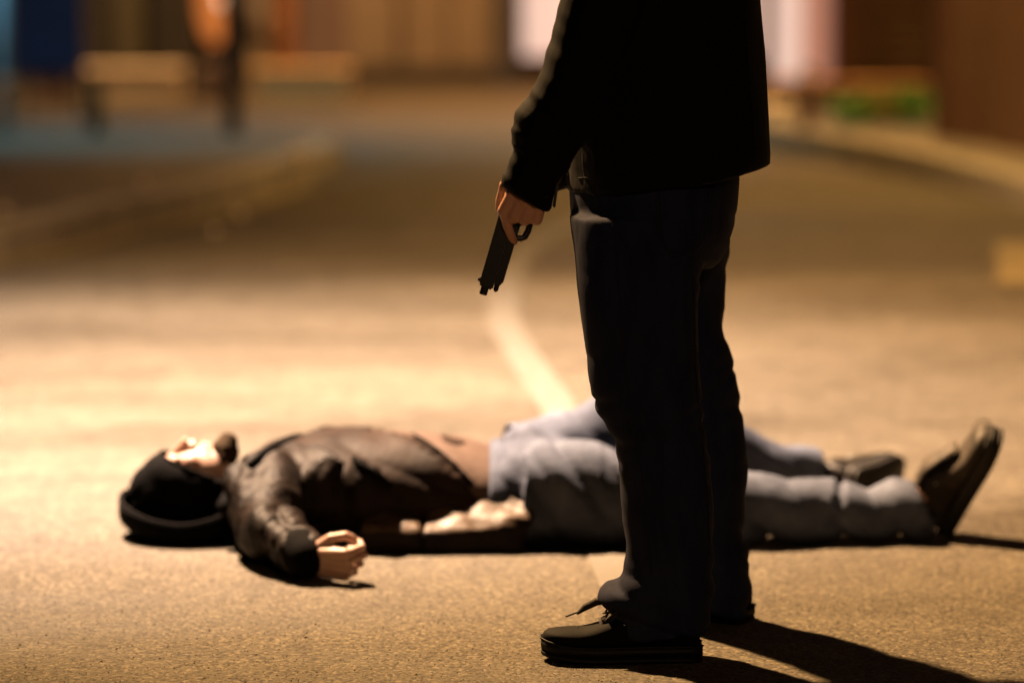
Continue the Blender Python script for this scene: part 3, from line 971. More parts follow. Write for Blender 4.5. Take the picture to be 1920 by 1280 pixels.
# skin: one figure under the clothes
sk = MB()
sk.merge(head_mb(), HFM)
sk.tube([HC + Vector((0.06, 0, -0.02)), (-0.60, 8.48, 0.10), (-0.53, LY, 0.10)], [0.056, 0.060, 0.075], 18)
sk.xloft([(-0.55, LY, 0.04, 0.14, 0.13), (-0.45, LY, 0.03, 0.185, 0.175), (-0.2, LY, 0.03, 0.19, 0.16), (-0.03, LY, 0.02, 0.185, 0.17), (0.06, LY, 0.03, 0.19, 0.16)], 28)
sk.tube([sh_p, el_p, cf_p], [0.05, 0.042, 0.030], 16)
sk.tube([fs, fe, fw, (-0.05, 8.98, 0.045)], [0.05, 0.042, 0.032, 0.026], 16)
sk.tube([(q[0], q[1], q[3] * 0.5) for q in near_rows] + [(0.90, 8.42, 0.085)], [0.068 - 0.036 * i / 10 for i in range(11)], 16)
sk.tube(far_c[:-1] + [(0.68, 8.93, 0.062)], [0.080 - 0.045 * i / 6 for i in range(7)], 16)
sk2 = mesh_mb(remesh(sk, 0.0042, 2, 0.5))
hand2 = hand_mb(False, [(56, 76, 44), (64, 78, 46), (70, 80, 46), (74, 82, 46)],
                [(0.020, 0.030, -0.010), (0.046, 0.052, -0.022), (0.074, 0.054, -0.040), (0.092, 0.040, -0.052)], spread=(3, 1, -1, -4))
H2 = frame((-0.424, 7.925, 0.046), (0.78, -0.36, -0.06), (-0.34, -0.84, -0.26)) @ Matrix.Scale(0.93, 4)
sk2.merge(hand2, H2)
sk2.merge(hand_mb(True, [(20, 30, 20)] * 4, [(0.022, 0.030, -0.010), (0.050, 0.048, -0.024), (0.080, 0.046, -0.034), (0.10, 0.044, -0.040)]), frame((-0.06, 8.98, 0.045), (1, 0, 0), (0, 0, -1)))
me2 = sk2.mesh('person')
floor_clamp(me2)
vic = link('person', me2, M['skin2'])
tag(vic, 'person in brown coat and pale jeans lying on their back on the road', 'person')
link('shirt', shirt, M['shirt'], vic)
inner_o = link('inner_jacket', inner, M['inner'], vic)
bvc = BVHTree.FromPolygons([v.co for v in coat.vertices], [p.vertices for p in coat.polygons])
bvi = BVHTree.FromPolygons([v.co for v in inner.vertices], [p.vertices for p in inner.polygons])
coat_o = link('coat', coat, M['coat'], vic)
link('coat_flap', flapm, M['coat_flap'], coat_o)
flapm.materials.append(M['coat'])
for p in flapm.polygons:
    p.material_index = 0 if p.normal.z > 0.42 else 1  # tan lining kept to upward faces, sides dark: lamp light put into colour
pants_o = link('jeans', pants, M['denim_light'], vic)
def shade_roll(name, tree, pxs, rad, m, parent):
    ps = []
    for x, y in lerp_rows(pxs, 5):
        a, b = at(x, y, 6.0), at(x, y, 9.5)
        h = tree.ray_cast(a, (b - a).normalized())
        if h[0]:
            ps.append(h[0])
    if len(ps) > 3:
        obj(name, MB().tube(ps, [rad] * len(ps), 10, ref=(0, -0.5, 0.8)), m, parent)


shade_roll('lapel_shade', bvc, [(470, 872), (515, 838), (565, 822), (620, 840), (670, 868), (715, 900), (748, 922)], (0.013, 0.009), M['hood'], coat_o)  # dark strip standing in for the shade of the coat's front fold
shade_roll('jacket_edge_shade', bvi, [(770, 815), (800, 832), (832, 856), (862, 884), (884, 908)], (0.008, 0.007), M['hood'], inner_o)  # dark strip painted as shade along the inner jacket's opening
# rib-knit cuff round the wrist
cd = (cf_p - el_p).normalized()
cuff = MB().tube([cf_p - cd * 0.012, cf_p + cd * 0.004, cf_p + cd * 0.020], [0.053, 0.050, 0.044], 24)
obj('cuff', cuff, M['hood'], coat_o)
wb = MB()
rings = []
for x in (-0.050, -0.040, -0.012, -0.004):
    hz = 0.203 if -0.045 < x < -0.008 else 0.195
    rings.append([(x - 0.04 * max(0, -math.cos(2 * math.pi * j / 40)) * 0, LY + 0.196 * math.cos(2 * math.pi * j / 40), max(0.008, hz / 2 + (hz / 2 + 0.004) * math.sin(2 * math.pi * j / 40))) for j in range(40)])
wb.loft(rings)
obj('waistband', wb, M['denim_light'], pants_o)

# beanie pulled over the ears
bn = MB().ell((-0.016, 0, 0.012), (0.114, 0.094, 0.124), 40, 28)
bm = bmesh.new()
tmp = bn.mesh('beanie')
bm.from_mesh(tmp)
pn = Vector((-0.113, 0, 0.074)).normalized()
bmesh.ops.bisect_plane(bm, geom=bm.verts[:] + bm.edges[:] + bm.faces[:], plane_co=(0.058, 0, -0.010), plane_no=pn, clear_inner=True)
rim = [v.co.copy() for v in bm.verts if abs((v.co - Vector((0.058, 0, -0.010))).dot(pn)) < 1e-4]
bm.to_mesh(tmp)
bm.free()
cen = sum(rim, Vector()) / len(rim)
ux = Vector((0, 1, 0))
uy = pn.cross(ux)
rim.sort(key=lambda p: math.atan2((p - cen).dot(uy), (p - cen).dot(ux)))
tmp.transform(HFM)
fold(tmp, lambda p, n: 0.008 * noise.noise(p * 11) + 0.004 * crease(p * 17, 3.0))
floor_clamp(tmp, 0.012)
bo = link('beanie', tmp, M['hood'], vic)
so = bo.modifiers.new('thickness', 'SOLIDIFY')
so.thickness = 0.006
so.offset = 0
rb = put(MB().tube(rim + [rim[0]], 0.0042, 8, round_ends=False), HFM)
rb.v = [(x, y, max(z, 0.012)) for x, y, z in rb.v]
obj('brim', rb, M['hood'], bo)

# beard and moustache
bd = MB()
bd.ell((0.066, 0, -0.098), (0.036, 0.036, 0.030), 20, 14)
bd.ell((0.085, 0, -0.108), (0.024, 0.022, 0.022), 16, 10)
for s in (-1, 1):
    bd.tube([(0.080, s * 0.020, -0.090), (0.060, s * 0.036, -0.092), (0.046, s * 0.044, -0.092)], [0.011, 0.007, 0.003], 10)
bme = remesh(bd, 0.003, 2, 0.4)
fold(bme, lambda p, n: 0.003 * noise.noise(p * 130))
bme.transform(HFM)
link('beard', bme, M['beard'], vic)

# hood lying behind the head
hb = MB()
hc = Vector((-0.725, 8.46, 0))
rings = []
NA = 48


def rim_z(a):
    x, y = math.cos(a), math.sin(a)
    z = 0.040 + 0.065 * x * x * (1 if x > 0 else 0.55) + 0.03 * max(0, y)
    return z


for i in range(1, 13):
    u = i / 12
    q = math.sin(min(1, u * 1.25) * math.pi / 2)
    ring = []
    for j in range(NA):
        a = 2 * math.pi * j / NA
        rx = 0.150 if math.cos(a) < 0 else 0.165
        hgt = rim_z(a) * max(0, (u - 0.35) / 0.65) ** 1.4
        ring.append((hc.x + rx * q * math.cos(a), hc.y + 0.155 * q * math.sin(a), 0.010 + hgt))
    rings.append(ring)
hb.loft(rings, cap=False)
hb.f.append(tuple(range(NA)))
hme = hb.mesh('hood')
fold(hme, lambda p, n: 0.004 * noise.noise(p * 20))
floor_clamp(hme, 0.008)
ho = link('hood', hme, M['hood'], coat_o)
so = ho.modifiers.new('thickness', 'SOLIDIFY')
so.thickness = 0.010
so.offset = 0
obj('hood_rim', MB().tube([Vector(p) for p in rings[-1]] + [Vector(rings[-1][0])], [(0.0045, 0.004)] * (NA + 1), 8, round_ends=False), M['hood_rim'] if 'hood_rim' in M else M['coat'], vic)
# collar
obj('collar', MB().tube([(-0.62, 8.30, 0.09), (-0.595, 8.36, 0.130), (-0.575, 8.44, 0.155), (-0.57, 8.52, 0.155), (-0.59, 8.62, 0.13), (-0.62, 8.69, 0.09)], [(0.030, 0.022)] * 6, 14, ref=(1, 0, 0)), M['hood'], coat_o)

make_shoe(vic, frame((0.982, 8.47, 0.006), (0.36, -0.40, 0.82), (-0.90, -0.05, 0.42)) @ Matrix.Scale(1.10, 4), M['shoe_brown'], M['sole_brown'], False, 0.262)
make_shoe(vic, frame((0.805, 8.88, 0.042), (0.52, 0.85, -0.05), (-0.80, 0.50, 0.16)), M['shoe_dark'], M['sole_brown'], False, 0.285)

# loose grit on the near asphalt
gr = MB()
rnd = random.Random(31)
for i in range(9000):
    y = 6.75 + 1.7 * rnd.random() ** 1.4
    x = rnd.uniform(-1.25, 1.25)
    r = rnd.uniform(0.0011, 0.0027) * (1.6 if rnd.random() < 0.04 else 1)
    a = rnd.uniform(0, 3.14)
    c, sn = math.cos(a), math.sin(a)
    k = len(gr.v)
    q = [rnd.uniform(0.6, 1.3) for _ in range(5)]
    gr.v += [(x + r * c * q[0], y + r * sn * q[0], 0.0002), (x - r * sn * q[1], y + r * c * q[1], 0.0002), (x - r * c * q[2], y - r * sn * q[2], 0.0002), (x + r * sn * q[3], y - r * c * q[3], 0.0002), (x + r * 0.2, y, r * 0.75 * q[4])]
    gr.f += [(k, k + 1, k + 4), (k + 1, k + 2, k + 4), (k + 2, k + 3, k + 4), (k + 3, k, k + 4)]
M['grit'] = mat('grit', (0.17, 0.135, 0.09), (0.04, 0.03, 0.02), rough=0.7, scale=90, spec=0.2)
tag(obj('grit', gr, M['grit'], smooth=False), 'loose fine grit scattered over the near asphalt', 'grit', kind='stuff')

# ------------------------------------------------------------------ street behind
M['wall_brown'] = mat('rendered_wall', (0.30, 0.235, 0.165), (0.22, 0.17, 0.12), scale=3, bump=0.3, bscale=60)
M['wall_dark'] = mat('dark_cladding', (0.035, 0.028, 0.018), (0.02, 0.016, 0.012), scale=3)
M['wall_mauve'] = mat('mauve_render', (0.20, 0.14, 0.125), (0.15, 0.105, 0.095), scale=3, bump=0.3, bscale=60)
M['olive'] = mat('olive_panel', (0.10, 0.085, 0.045), (0.07, 0.06, 0.03), scale=5)
M['pillar'] = mat('slate_pillar', (0.07, 0.065, 0.075), (0.05, 0.047, 0.055), scale=6)
M['frame'] = mat('brown_frame', (0.11, 0.05, 0.03), (0.07, 0.03, 0.02), scale=10, rough=0.5)
M['plinth'] = mat('dark_plinth', (0.07, 0.055, 0.04), (0.045, 0.036, 0.028), scale=8, bump=0.3)
M['lit_pink'] = mat('lit_shop_glass', (0.5, 0.4, 0.35), rough=0.3, scale=1.2, emit=(1.0, 0.70, 0.58), estr=0.80)
M['lit_pink2'] = mat('lit_shop_glass_dim', (0.5, 0.35, 0.3), rough=0.3, scale=1.2, emit=(1.0, 0.45, 0.33), estr=0.34)
M['lit_orange'] = mat('lit_orange_glass', (0.12, 0.06, 0.02), rough=0.3, scale=1.2, emit=(1.0, 0.27, 0.055), estr=0.60)
M['door_orange'] = mat('orange_door', (0.42, 0.19, 0.09), (0.34, 0.15, 0.07), rough=0.5, scale=6)
M['cream'] = mat('cream_render', (0.80, 0.68, 0.50), (0.70, 0.57, 0.41), scale=8, bump=0.3, bscale=80)
M['ochre'] = mat('ochre_render', (0.55, 0.36, 0.15), (0.45, 0.29, 0.12), scale=8, bump=0.3, bscale=80)
M['blue'] = mat('dark_blue_panel', (0.005, 0.016, 0.06), (0.003, 0.008, 0.03), scale=3, rough=0.4)
M['pale_blue'] = mat('pale_blue_paint', (0.25, 0.40, 0.52), (0.18, 0.30, 0.40), scale=12, rough=0.5)
M['post'] = mat('dark_post_paint', (0.03, 0.025, 0.02), (0.02, 0.016, 0.012), scale=12, rough=0.5)
M['post_green'] = mat('green_post_paint', (0.085, 0.10, 0.055), (0.06, 0.075, 0.04), scale=12, rough=0.5)
M['brick'] = mat('brown_brickwork', (0.15, 0.075, 0.045), (0.10, 0.05, 0.03), scale=9, bump=0.5, bscale=40, stretch=(1, 1, 3))
M['shutter'] = mat('brown_shutter', (0.20, 0.14, 0.09), (0.15, 0.105, 0.065), scale=5, rough=0.5)
M['concrete'] = mat('planter_concrete', (0.22, 0.22, 0.23), (0.15, 0.15, 0.16), scale=12, bump=0.4)
M['leaf'] = mat('leaf_green', (0.16, 0.34, 0.06), (0.10, 0.22, 0.04), scale=9, rough=0.5)
M['leaf_y'] = mat('leaf_yellow', (0.26, 0.22, 0.04), (0.17, 0.15, 0.03), scale=9, rough=0.5)
M['soil'] = mat('soil', (0.04, 0.03, 0.02), scale=30)
M['lamp_metal'] = mat('lamp_metal', (0.10, 0.10, 0.10), rough=0.4, metallic=0.6)
M['paper'] = mat('litter_paper', (0.6, 0.5, 0.38), (0.5, 0.4, 0.3), rough=0.4, scale=30)

BYF = 23.4
X = lambda px, Y=BYF: at(px, 160, Y).x


def seg(name, px0, px1, z0, z1, m, parent, y=BYF, d=0.3, out=0.0, bevel=0.0):
    return obj(name, MB().box((X(px0), y - out, z0), (X(px1), y + d, z1)), m, parent, smooth=False, bevel=bevel)


bd1 = empty('shop_building', (0.3, BYF, 0))
tag(bd1, 'pale brown building with brightly lit pinkish shop windows across the street', 'building')
H = 4.6
seg('wall', 468, 505, 0, H, M['wall_brown'], bd1)
seg('wall', 563, 652, 0, H, M['wall_mauve'], bd1)
seg('wall', 652, 745, 0, H, M['wall_brown'], bd1)
seg('wall', 755, 838, 0, H, M['wall_brown'], bd1)
seg('wall', 846, 928, 0, H, M['wall_brown'], bd1)
seg('joint_strip', 745, 755, 0, H, M['pillar'], bd1, out=-0.03)
seg('joint_strip', 838, 846, 0, H, M['pillar'], bd1, out=-0.03)
seg('pillar', 928, 974, 0, H, M['pillar'], bd1, out=0.06)
dr = seg('door', 508, 560, 0.10, 2.2, M['door_orange'], bd1, out=-0.05, d=0.1)
seg('panel', 516, 552, 0.28, 1.0, M['door_orange'], dr, out=-0.035, d=0.05)
seg('panel', 516, 552, 1.12, 2.05, M['door_orange'], dr, out=-0.035, d=0.05)
seg('door_step', 500, 566, 0, 0.095, M['plinth'], bd1, out=0.12)
seg('lintel', 505, 563, 2.2, H, M['wall_brown'], bd1, out=-0.003)
seg('plinth', 652, 928, 0, 0.13, M['plinth'], bd1, out=0.035, d=0.03)
seg('plinth', 974, 1440, 0, 0.16, M['plinth'], bd1, out=0.02, d=0.2)
for a, b, mm in ((978, 1095, 'lit_pink'), (1105, 1260, 'lit_pink'), (1270, 1425, 'lit_pink')):
    wn_ = seg('shop_window', a, b, 0.18, 2.4, M[mm], bd1, out=-0.06, d=0.1)
    seg('mullion', a - 5, a, 0.16, 2.4, M['frame'], wn_, out=0.01, d=0.1)
    seg('mullion', b, b + 5, 0.16, 2.4, M['frame'], wn_, out=0.01, d=0.1)
    seg('sill', a, b, 0.16, 0.18, M['frame'], wn_, out=0.03, d=0.1)
seg('door_frame', 1430, 1449, 0, 2.4, M['frame'], bd1, out=0.03)
for a, b, mm in ((1449, 1503, 'lit_pink'), (1506, 1556, 'lit_pink2')):
    d_ = seg('glass_door', a, b, 0.05, 2.4, M[mm], bd1, out=-0.04, d=0.1)
    seg('kick_plate', a, b, 0.012, 0.05, M['frame'], d_, out=-0.03, d=0.1)
seg('door_frame', 1558, 1602, 0, 2.4, M['frame'], bd1, out=0.05)
seg('fascia', 974, 1602, 2.4, H, M['wall_brown'], bd1, out=0.09)
sb = seg('shutter', 1602, 1780, 0.06, 2.4, M['shutter'], bd1, out=-0.10, d=0.05)
for i in range(28):
    z = 0.065 + i * 0.083
    seg('slat', 1604, 1778, z, z + 0.075, M['shutter'], sb, out=-0.075, d=0.03, bevel=0.01)
seg('shutter_rail', 1602, 1780, 0, 0.055, M['frame'], bd1, out=-0.02, d=0.08)
seg('wall', 1602, 2100, 2.4, H, M['wall_brown'], bd1, out=0.02)
seg('wall', 1782, 2400, 0, 2.4, M['wall_brown'], bd1)
seg('roof_coping', 460, 2400, H, H + 0.15, M['plinth'], bd1, out=0.15, d=0.5)

bd2 = empty('dark_building', (-3.2, BYF, 0))
tag(bd2, 'dark building with one glowing orange window behind the low walls', 'building')
seg('wall', -700, 222, 0, H, M['wall_dark'], bd2, out=-0.10)
seg('olive_panel', 222, 266, 0, H, M['olive'], bd2, out=-0.05)
seg('wall', 266, 366, 0, H, M['wall_dark'], bd2, out=-0.10)
seg('wall', 440, 466, 0, H, M['wall_dark'], bd2, out=-0.10)
seg('wall', 366, 440, 0, 0.24, M['wall_dark'], bd2, out=-0.10)
seg('wall', 366, 440, 2.4, H, M['wall_dark'], bd2, out=-0.10)
ow = empty('window')
ow.parent = bd2
ow.matrix_parent_inverse = bd2.matrix_world.inverted()
wz = [(X(372), 2.4), (X(372), 0.46), (X(380), 0.34), (X(392), 0.27), (X(408), 0.25), (X(424), 0.29), (X(434), 0.40), (X(436), 2.4)]
obj('pane', MB().prism(wz, BYF + 0.05, BYF + 0.08), M['lit_orange'], ow, smooth=False)
gx = at(428, -2, BYF - 0.1)
obj('globe_light', MB().ell(gx, (0.055, 0.055, 0.055)), mat('lit_globe', (0.8, 0.8, 0.8), emit=(1.0, 0.86, 0.66), estr=1.6), ow)
seg('window_frame', 366, 372, 0.24, 2.4, M['frame'], bd2, out=-0.02, d=0.1)
seg('window_frame', 436, 440, 0.24, 2.4, M['frame'], bd2, out=-0.02, d=0.1)
seg('roof_coping', -700, 458, H, H + 0.12, M['plinth'], bd2, out=0.12, d=0.5)

# brown brick building beside the footway, its front runs along the street
br_ = empty('brick_building', (2.3, 17.5, 0))
tag(br_, 'dark brown brick building at the right edge, beside the pale kerb', 'building')
P0, P1 = Vector((2.03, 18.06)), Vector((3.55, 13.4))
ud = (P1 - P0).normalized()
nr = Vector((ud.y, -ud.x)) * -1
if nr.x < 0:
    nr = -nr


def along(name, s0, s1, z0, z1, m, out=0.0, d=3.0, parent=br_):
    a, b = P0 + ud * s0 - nr * out, P0 + ud * s1 - nr * out
    c, e = P0 + ud * s1 + nr * d, P0 + ud * s0 + nr * d
    q = MB().loft([[(*a, z0), (*b, z0), (*c, z0), (*e, z0)], [(*a, z1), (*b, z1), (*c, z1), (*e, z1)]])
    return obj(name, q, m, parent, smooth=False)


along('wall', 0, 0.34, 0.10, 5, M['brick'])
along('doorway', 0.34, 0.52, 0.10, 2.2, M['post'], out=-0.12)
along('wall', 0.34, 0.52, 2.2, 5, M['brick'], out=-0.003)
along('wall', 0.52, 4.9, 0.10, 5, M['brick'])
along('corner_pilaster', -0.05, 0.08, 0.08, 5, M['frame'], out=0.03, d=0.1)
along('low_wall_parapet', -0.05, 4.95, 5, 5.2, M['plinth'], out=0.06)

# low rendered walls, posts, board, planter
def low_wall(px0, px1, m, label, top=0.175, y=21.9):
    o = empty('low_wall_parapet', (X((px0 + px1) / 2, y), y, 0))  # free-standing low wall on the street, not a roof edge
    tag(o, label, 'low wall', 'low walls across the street')
    obj('wall_body', MB().box((X(px0, y), y, 0), (X(px1, y), y + 0.25, top)), m, o, smooth=False, bevel=0.008)
    obj('coping', MB().box((X(px0, y) - 0.015, y - 0.015, top), (X(px1, y) + 0.015, y + 0.265, top + 0.03)), m, o, smooth=False, bevel=0.008)


low_wall(62, 132, M['wall_mauve'], 'short dull beige low wall below the dark blue board')
low_wall(155, 338, M['cream'], 'long bright cream low wall, the brightest of the row')
low_wall(374, 410, M['wall_mauve'], 'very short dull low wall just left of the tall dark pole')
low_wall(472, 655, M['ochre'], 'long orange tinted low wall right of the tall dark pole')


M['orange_wall'] = mat('orange_render', (0.36, 0.19, 0.05), (0.28, 0.145, 0.04), scale=8, bump=0.3, bscale=80)
low_wall(1446, 1560, M['orange_wall'], 'low orange wall behind the slim brown bollard on the right', 0.11, 21.6)
low_wall(1575, 1742, M['orange_wall'], 'low orange wall behind the green planter', 0.11, 21.6)


def post(name, px, py, rad, top, m, label, cat, group=None, cap=True):
    p = at(px, py, 1)
    t = math.tan(TILT + math.atan((py - 640) / FPX))
    Y = CAM_H / t
    x = at(px, py, Y).x
    o = empty(name, (x, Y, 0))
    tag(o, label, cat, group)
    rr = [[(x + rad * math.cos(2 * math.pi * j / 20), Y + rad * math.sin(2 * math.pi * j / 20), z) for j in range(20)] for z in (0, top)]
    obj('shaft', MB().loft(rr), m, o)
    obj('base_collar', MB().tube([(x, Y, 0.0), (x, Y, 0.04)], rad * 1.4, 20, round_ends=False), m, o)
    if cap:
        obj('cap', MB().ell((x, Y, top), (rad * 1.15, rad * 1.15, rad * 0.6)), m, o)
    return o, x, Y


o, px_, py_ = post('sign_pole', 437, 290, 0.042, 2.6, M['post'], 'tall dark pole standing left of the orange tinted low wall', 'pole')
obj('sign_plate', MB().tube([(px_, py_ - 0.05, 2.4), (px_, py_ - 0.065, 2.4)], 0.25, 28, round_ends=False), M['pale_blue'], o)
post('bollard', 182, 292, 0.036, 0.36, M['post_green'], 'dull green bollard in front of the bright cream low wall', 'bollard', 'bollards across the street')
post('bollard', 1512, 285, 0.030, 0.40, M['frame'], 'slim brown bollard beside the green planter', 'bollard', 'bollards across the street')
o, px_, py_ = post('barrier_post', 10, 300, 0.036, 1.1, M['pale_blue'], 'pale blue post at the left edge of the picture', 'post')
obj('clamp', MB().ell((px_ + 0.015, py_, 0.36), (0.05, 0.05, 0.045)), M['door_orange'], o)

bb = empty('hoarding_board', (X(0, 20.6), 20.6, 0))
tag(bb, 'dark blue board raised on legs at the top left', 'board')
obj('panel', MB().box((X(-260, 20.6), 20.6, 0.29), (X(158, 20.6), 20.64, 1.9)), M['blue'], bb, smooth=False, bevel=0.006)
for q in (-200, 40, 148):
    obj('leg', MB().box((X(q, 20.6), 20.645, 0), (X(q + 9, 20.6), 20.70, 1.8)), M['post'], bb, smooth=False)
obj('rail', MB().box((X(-262, 20.6), 20.59, 0.25), (X(160, 20.6), 20.65, 0.289)), M['blue'], bb, smooth=False, bevel=0.004)

sbk = empty('stone_block', (X(1470, 19.4), 19.4, 0))
tag(sbk, 'pale stone block beside the planter, right behind the standing person', 'block')
obj('block_body', MB().box((X(1436, 19.4), 19.4, 0), (X(1490, 19.4), 19.75, 0.15)), M['cream'], sbk, smooth=False, bevel=0.015)
obj('block_cap', MB().box((X(1434, 19.4), 19.39, 0.15), (X(1492, 19.4), 19.76, 0.17)), M['cream'], sbk, smooth=False, bevel=0.008)

pln = empty('planter', (1.8, 18.7, 0))
tag(pln, 'low grey concrete planter filled with green shrubs', 'planter')
xa, xb, ya, yb = X(1560, 18.7), X(1742, 18.7), 18.62, 19.2
for a, b in (((xa, ya, 0), (xb, ya + 0.05, 0.13)), ((xa, yb - 0.05, 0), (xb, yb, 0.13)), ((xa, ya + 0.051, 0), (xa + 0.05, yb - 0.051, 0.128)), ((xb - 0.05, ya + 0.051, 0), (xb, yb - 0.051, 0.128))):
    obj('planter_side', MB().box(a, b), M['concrete'], pln, smooth=False, bevel=0.006)
obj('soil', MB().box((xa + 0.051, ya + 0.051, 0.02), (xb - 0.051, yb - 0.051, 0.10)), M['soil'], pln, smooth=False)


def shrub(cx, cy, h, rad, m, label, seed):
    rnd = random.Random(seed)
    o = empty('shrub', (cx, cy, 0.1))
    tag(o, label, 'shrub', 'shrubs in the planter')
    st, lv = MB(), MB()
    for i in range(9):
        a = rnd.uniform(0, 6.28)
        q = rnd.uniform(0.3, 1) * rad
        st.tube([(cx, cy, 0.08), (cx + q * 0.5 * math.cos(a), cy + q * 0.5 * math.sin(a), 0.1 + h * 0.5), (cx + q * math.cos(a), cy + q * math.sin(a), 0.1 + h * rnd.uniform(0.75, 1))], [0.006, 0.004, 0.002], 5)
    for i in range(420):
        a, q, z = rnd.uniform(0, 6.28), rad * math.sqrt(rnd.random()), 0.11 + h * rnd.random() ** 0.8
        c = Vector((cx + q * math.cos(a), cy + q * math.sin(a), z))
        u = Vector((rnd.uniform(-1, 1), rnd.uniform(-1, 1), rnd.uniform(-0.3, 1))).normalized()
        v = u.cross(Vector((rnd.uniform(-1, 1), rnd.uniform(-1, 1), rnd.uniform(-1, 1)))).normalized()
        L, W = rnd.uniform(0.025, 0.045), rnd.uniform(0.010, 0.018)
        k = len(lv.v)
        lv.v += [tuple(c), tuple(c + u * L * 0.5 + v * W), tuple(c + u * L), tuple(c + u * L * 0.5 - v * W)]
        lv.f.append((k, k + 1, k + 2, k + 3))
    obj('stems', st, M['soil'], o)
    obj('foliage', lv, m, o, smooth=False)


shrub(X(1600, 18.85), 18.85, 0.12, 0.11, M['leaf'], 'small dark green shrub at the left end of the planter', 1)
shrub(X(1655, 18.85), 18.88, 0.17, 0.12, M['leaf_y'], 'yellowish shrub in the middle of the planter', 2)
shrub(X(1710, 18.85), 18.84, 0.17, 0.10, M['leaf'], 'bright green shrub at the right end of the planter', 3)

# scraps of paper along the left kerb
for i, (px, py, Y, r, lab) in enumerate(((560, 352, 16.75, 0.045, 'largest crumpled paper scrap at the far end of the left kerb'), (450, 412, 15.40, 0.022, 'small paper scrap in the road just below the left kerb'),
                                         (402, 440, 14.80, 0.020, 'small paper scrap lying nearest on the road by the left kerb'), (268, 388, 15.45, 0.026, 'paper scrap lying up on the left pavement'),
                                         (8, 440, 14.35, 0.030, 'paper scrap on the left pavement at the picture edge'))):
    c = at(px, py, Y)
    base = 0.121 if i in (0, 3, 4) else 0.004
    bmx = bmesh.new()
    bmesh.ops.create_icosphere(bmx, subdivisions=3, radius=r)
    for v in bmx.verts:
        v.co *= 0.75 + 0.5 * ridge(v.co * 40 + Vector((i * 3, 0, 0)), 1.0) * 0.5
        v.co.z *= 0.7
    zmin = min(v.co.z for v in bmx.verts)
    bmesh.ops.translate(bmx, verts=bmx.verts, vec=(c.x, c.y, base - zmin))
    me = bpy.data.meshes.new('paper_scrap')
    bmx.to_mesh(me)
    bmx.free()
    tag(link('paper_scrap', me, M['paper'], smooth=False), lab, 'litter', 'paper scraps along the kerb')


# ------------------------------------------------------------------ lamps
def spot(parent, pos, aim, watts, col, cone, blend, soft):
    d = bpy.data.lights.new('lamp_light', 'SPOT')
    d.energy = watts
    d.color = col
    d.spot_size = R(cone)
    d.spot_blend = blend
    d.shadow_soft_size = soft
    o = bpy.data.objects.new('lamp_light', d)
    COL.objects.link(o)
    o.location = pos
    o.rotation_euler = (Vector(aim) - Vector(pos)).to_track_quat('-Z', 'Y').to_euler()
    o.parent = parent
    o.matrix_parent_inverse = parent.matrix_world.inverted()


def street_lamp(pos, foot, aim, watts, col, cone, blend, soft, label):
    o = empty('street_lamp', (foot[0], foot[1], 0))
    tag(o, label, 'street lamp', 'street lamps')
    p = Vector(pos)
    f = Vector((foot[0], foot[1], 0))
    top = Vector((f.x, f.y, p.z + 0.25))
    obj('pole', MB().tube([f, f + Vector((0, 0, 1.2)), top], [0.08, 0.06, 0.045], 14, ref=(1, 0, 0)), M['lamp_metal'], o)
    d = (p - top)
    d.z = 0
    obj('arm', MB().tube([top, top + d * 0.5 + Vector((0, 0, 0.1)), Vector((p.x, p.y, p.z + 0.2))], [0.04, 0.035, 0.03], 10), M['lamp_metal'], o)
    h = MB().ell((p.x, p.y, p.z + 0.16), (0.22, 0.16, 0.09))
    obj('lamp_head', h, M['lamp_metal'], o)
    spot(o, p, aim, watts, col, cone, blend, soft)
    return o


kl = street_lamp(KEY_POS, (-3.9, 11.4), *KEY_WARM, 1.0, 0.085, 'street lamp with an added pale bulb on the left pavement lighting the two people')
spot(kl, (KEY_POS[0] + 0.06, KEY_POS[1], KEY_POS[2]), *KEY_PALE, 1.0, 0.085)
street_lamp((-5.0, 21.0, 5.2), (-6.0, 21.0), (-1.9, 22.3, 0.0), 2500, (1.0, 0.56, 0.24), 56, 0.9, 0.1, 'street lamp lighting the low walls across the street')
street_lamp((-4.6, 17.0, 5.0), (-5.6, 17.0), (-1.6, 19.2, 0.0), 1100, (0.50, 0.90, 1.0), 52, 1.0, 0.1, 'cool white street lamp lighting the side road')

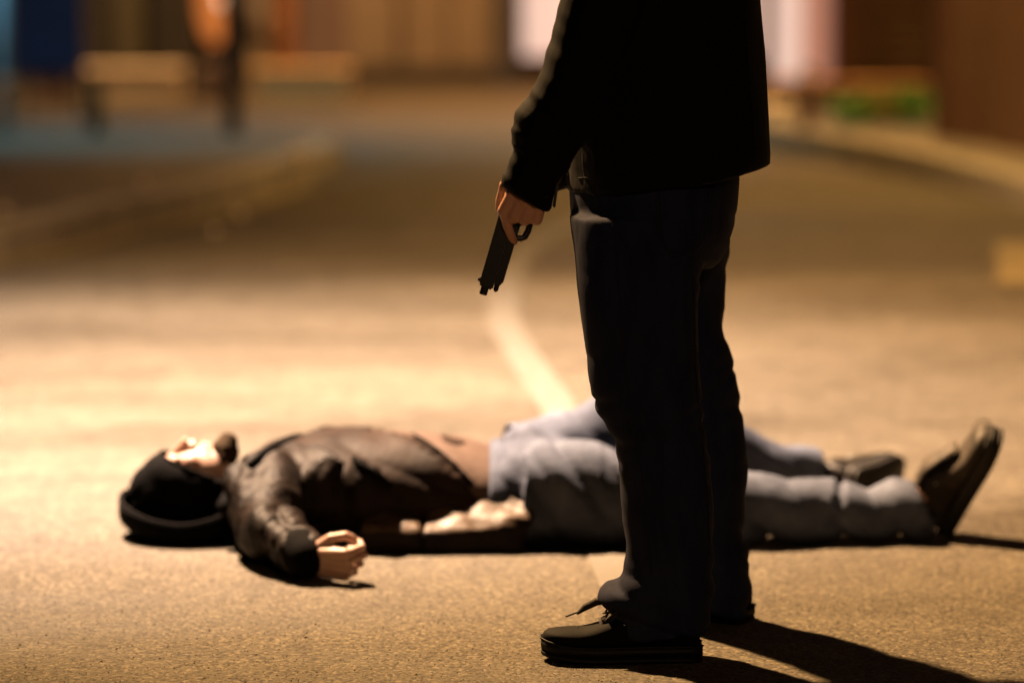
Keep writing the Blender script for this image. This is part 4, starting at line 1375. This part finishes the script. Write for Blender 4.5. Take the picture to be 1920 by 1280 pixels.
street_lamp((-0.7, 14.6, 5.2), (-3.6, 14.9), (-1.3, 15.6, 0.0), 420, (1.0, 0.56, 0.26), 54, 1.0, 0.1, 'warm street lamp lighting the left kerb')
street_lamp((1.6, -3.0, 4.6), (3.4, -3.4), (0.2, 7.5, 0.4), 750, (1.0, 0.60, 0.32), 50, 1.0, 0.3, 'added dim fill lamp behind the camera, shaped as a street lamp')  # added fill for the camera-facing sides; no lamp is known here


def wall_lamp(x, z, aim, watts, label, BYF=BYF):
    o = empty('wall_lamp', (x, BYF, z))
    tag(o, label, 'wall lamp', 'wall lamps on the shop')
    obj('bracket', MB().tube([(x, BYF, z), (x, BYF - 0.5, z + 0.05)], 0.02, 8), M['lamp_metal'], o)
    obj('lamp_shade', MB().loft([[(x + r * math.cos(2 * math.pi * j / 20), BYF - 0.5 + r * math.sin(2 * math.pi * j / 20), zz) for j in range(20)] for r, zz in ((0.03, z + 0.08), (0.14, z - 0.04), (0.13, z - 0.04), (0.025, z + 0.06))], cap=False), M['lamp_metal'], o)
    spot(o, (x, BYF - 0.5, z - 0.02), aim, watts, (1.0, 0.45, 0.13), 95, 0.8, 0.06)


wall_lamp(X(830), 3.0, (X(860), BYF - 1.3, 0), 380, 'wall lamp above the left part of the shop')
wall_lamp(X(1200), 3.0, (X(1200), BYF - 1.5, 0), 480, 'wall lamp above the shop windows')
wall_lamp(X(1650), 3.0, (X(1600), BYF - 1.8, 0), 480, 'wall lamp above the brown shutter')

bp = P0 + ud * 1.1 - nr * 0.75
bw = empty('wall_lamp', (bp.x, bp.y, 4.2))
tag(bw, 'warm wall lamp on the brown brick building', 'wall lamp', 'wall lamps on the shop')
ba = P0 + ud * 1.1
obj('bracket', MB().tube([(ba.x, ba.y, 4.2), (bp.x, bp.y, 4.25)], 0.02, 8), M['lamp_metal'], bw)
obj('lamp_shade', MB().loft([[(bp.x + r * math.cos(2 * math.pi * j / 20), bp.y + r * math.sin(2 * math.pi * j / 20), zz) for j in range(20)] for r, zz in ((0.03, 4.28), (0.14, 4.16), (0.13, 4.16), (0.025, 4.26))], cap=False), M['lamp_metal'], bw)
spot(bw, (bp.x, bp.y, 4.18), (bp.x - 0.3, bp.y + 0.4, 0), 1400, (1.0, 0.57, 0.17), 88, 1.0, 0.06)
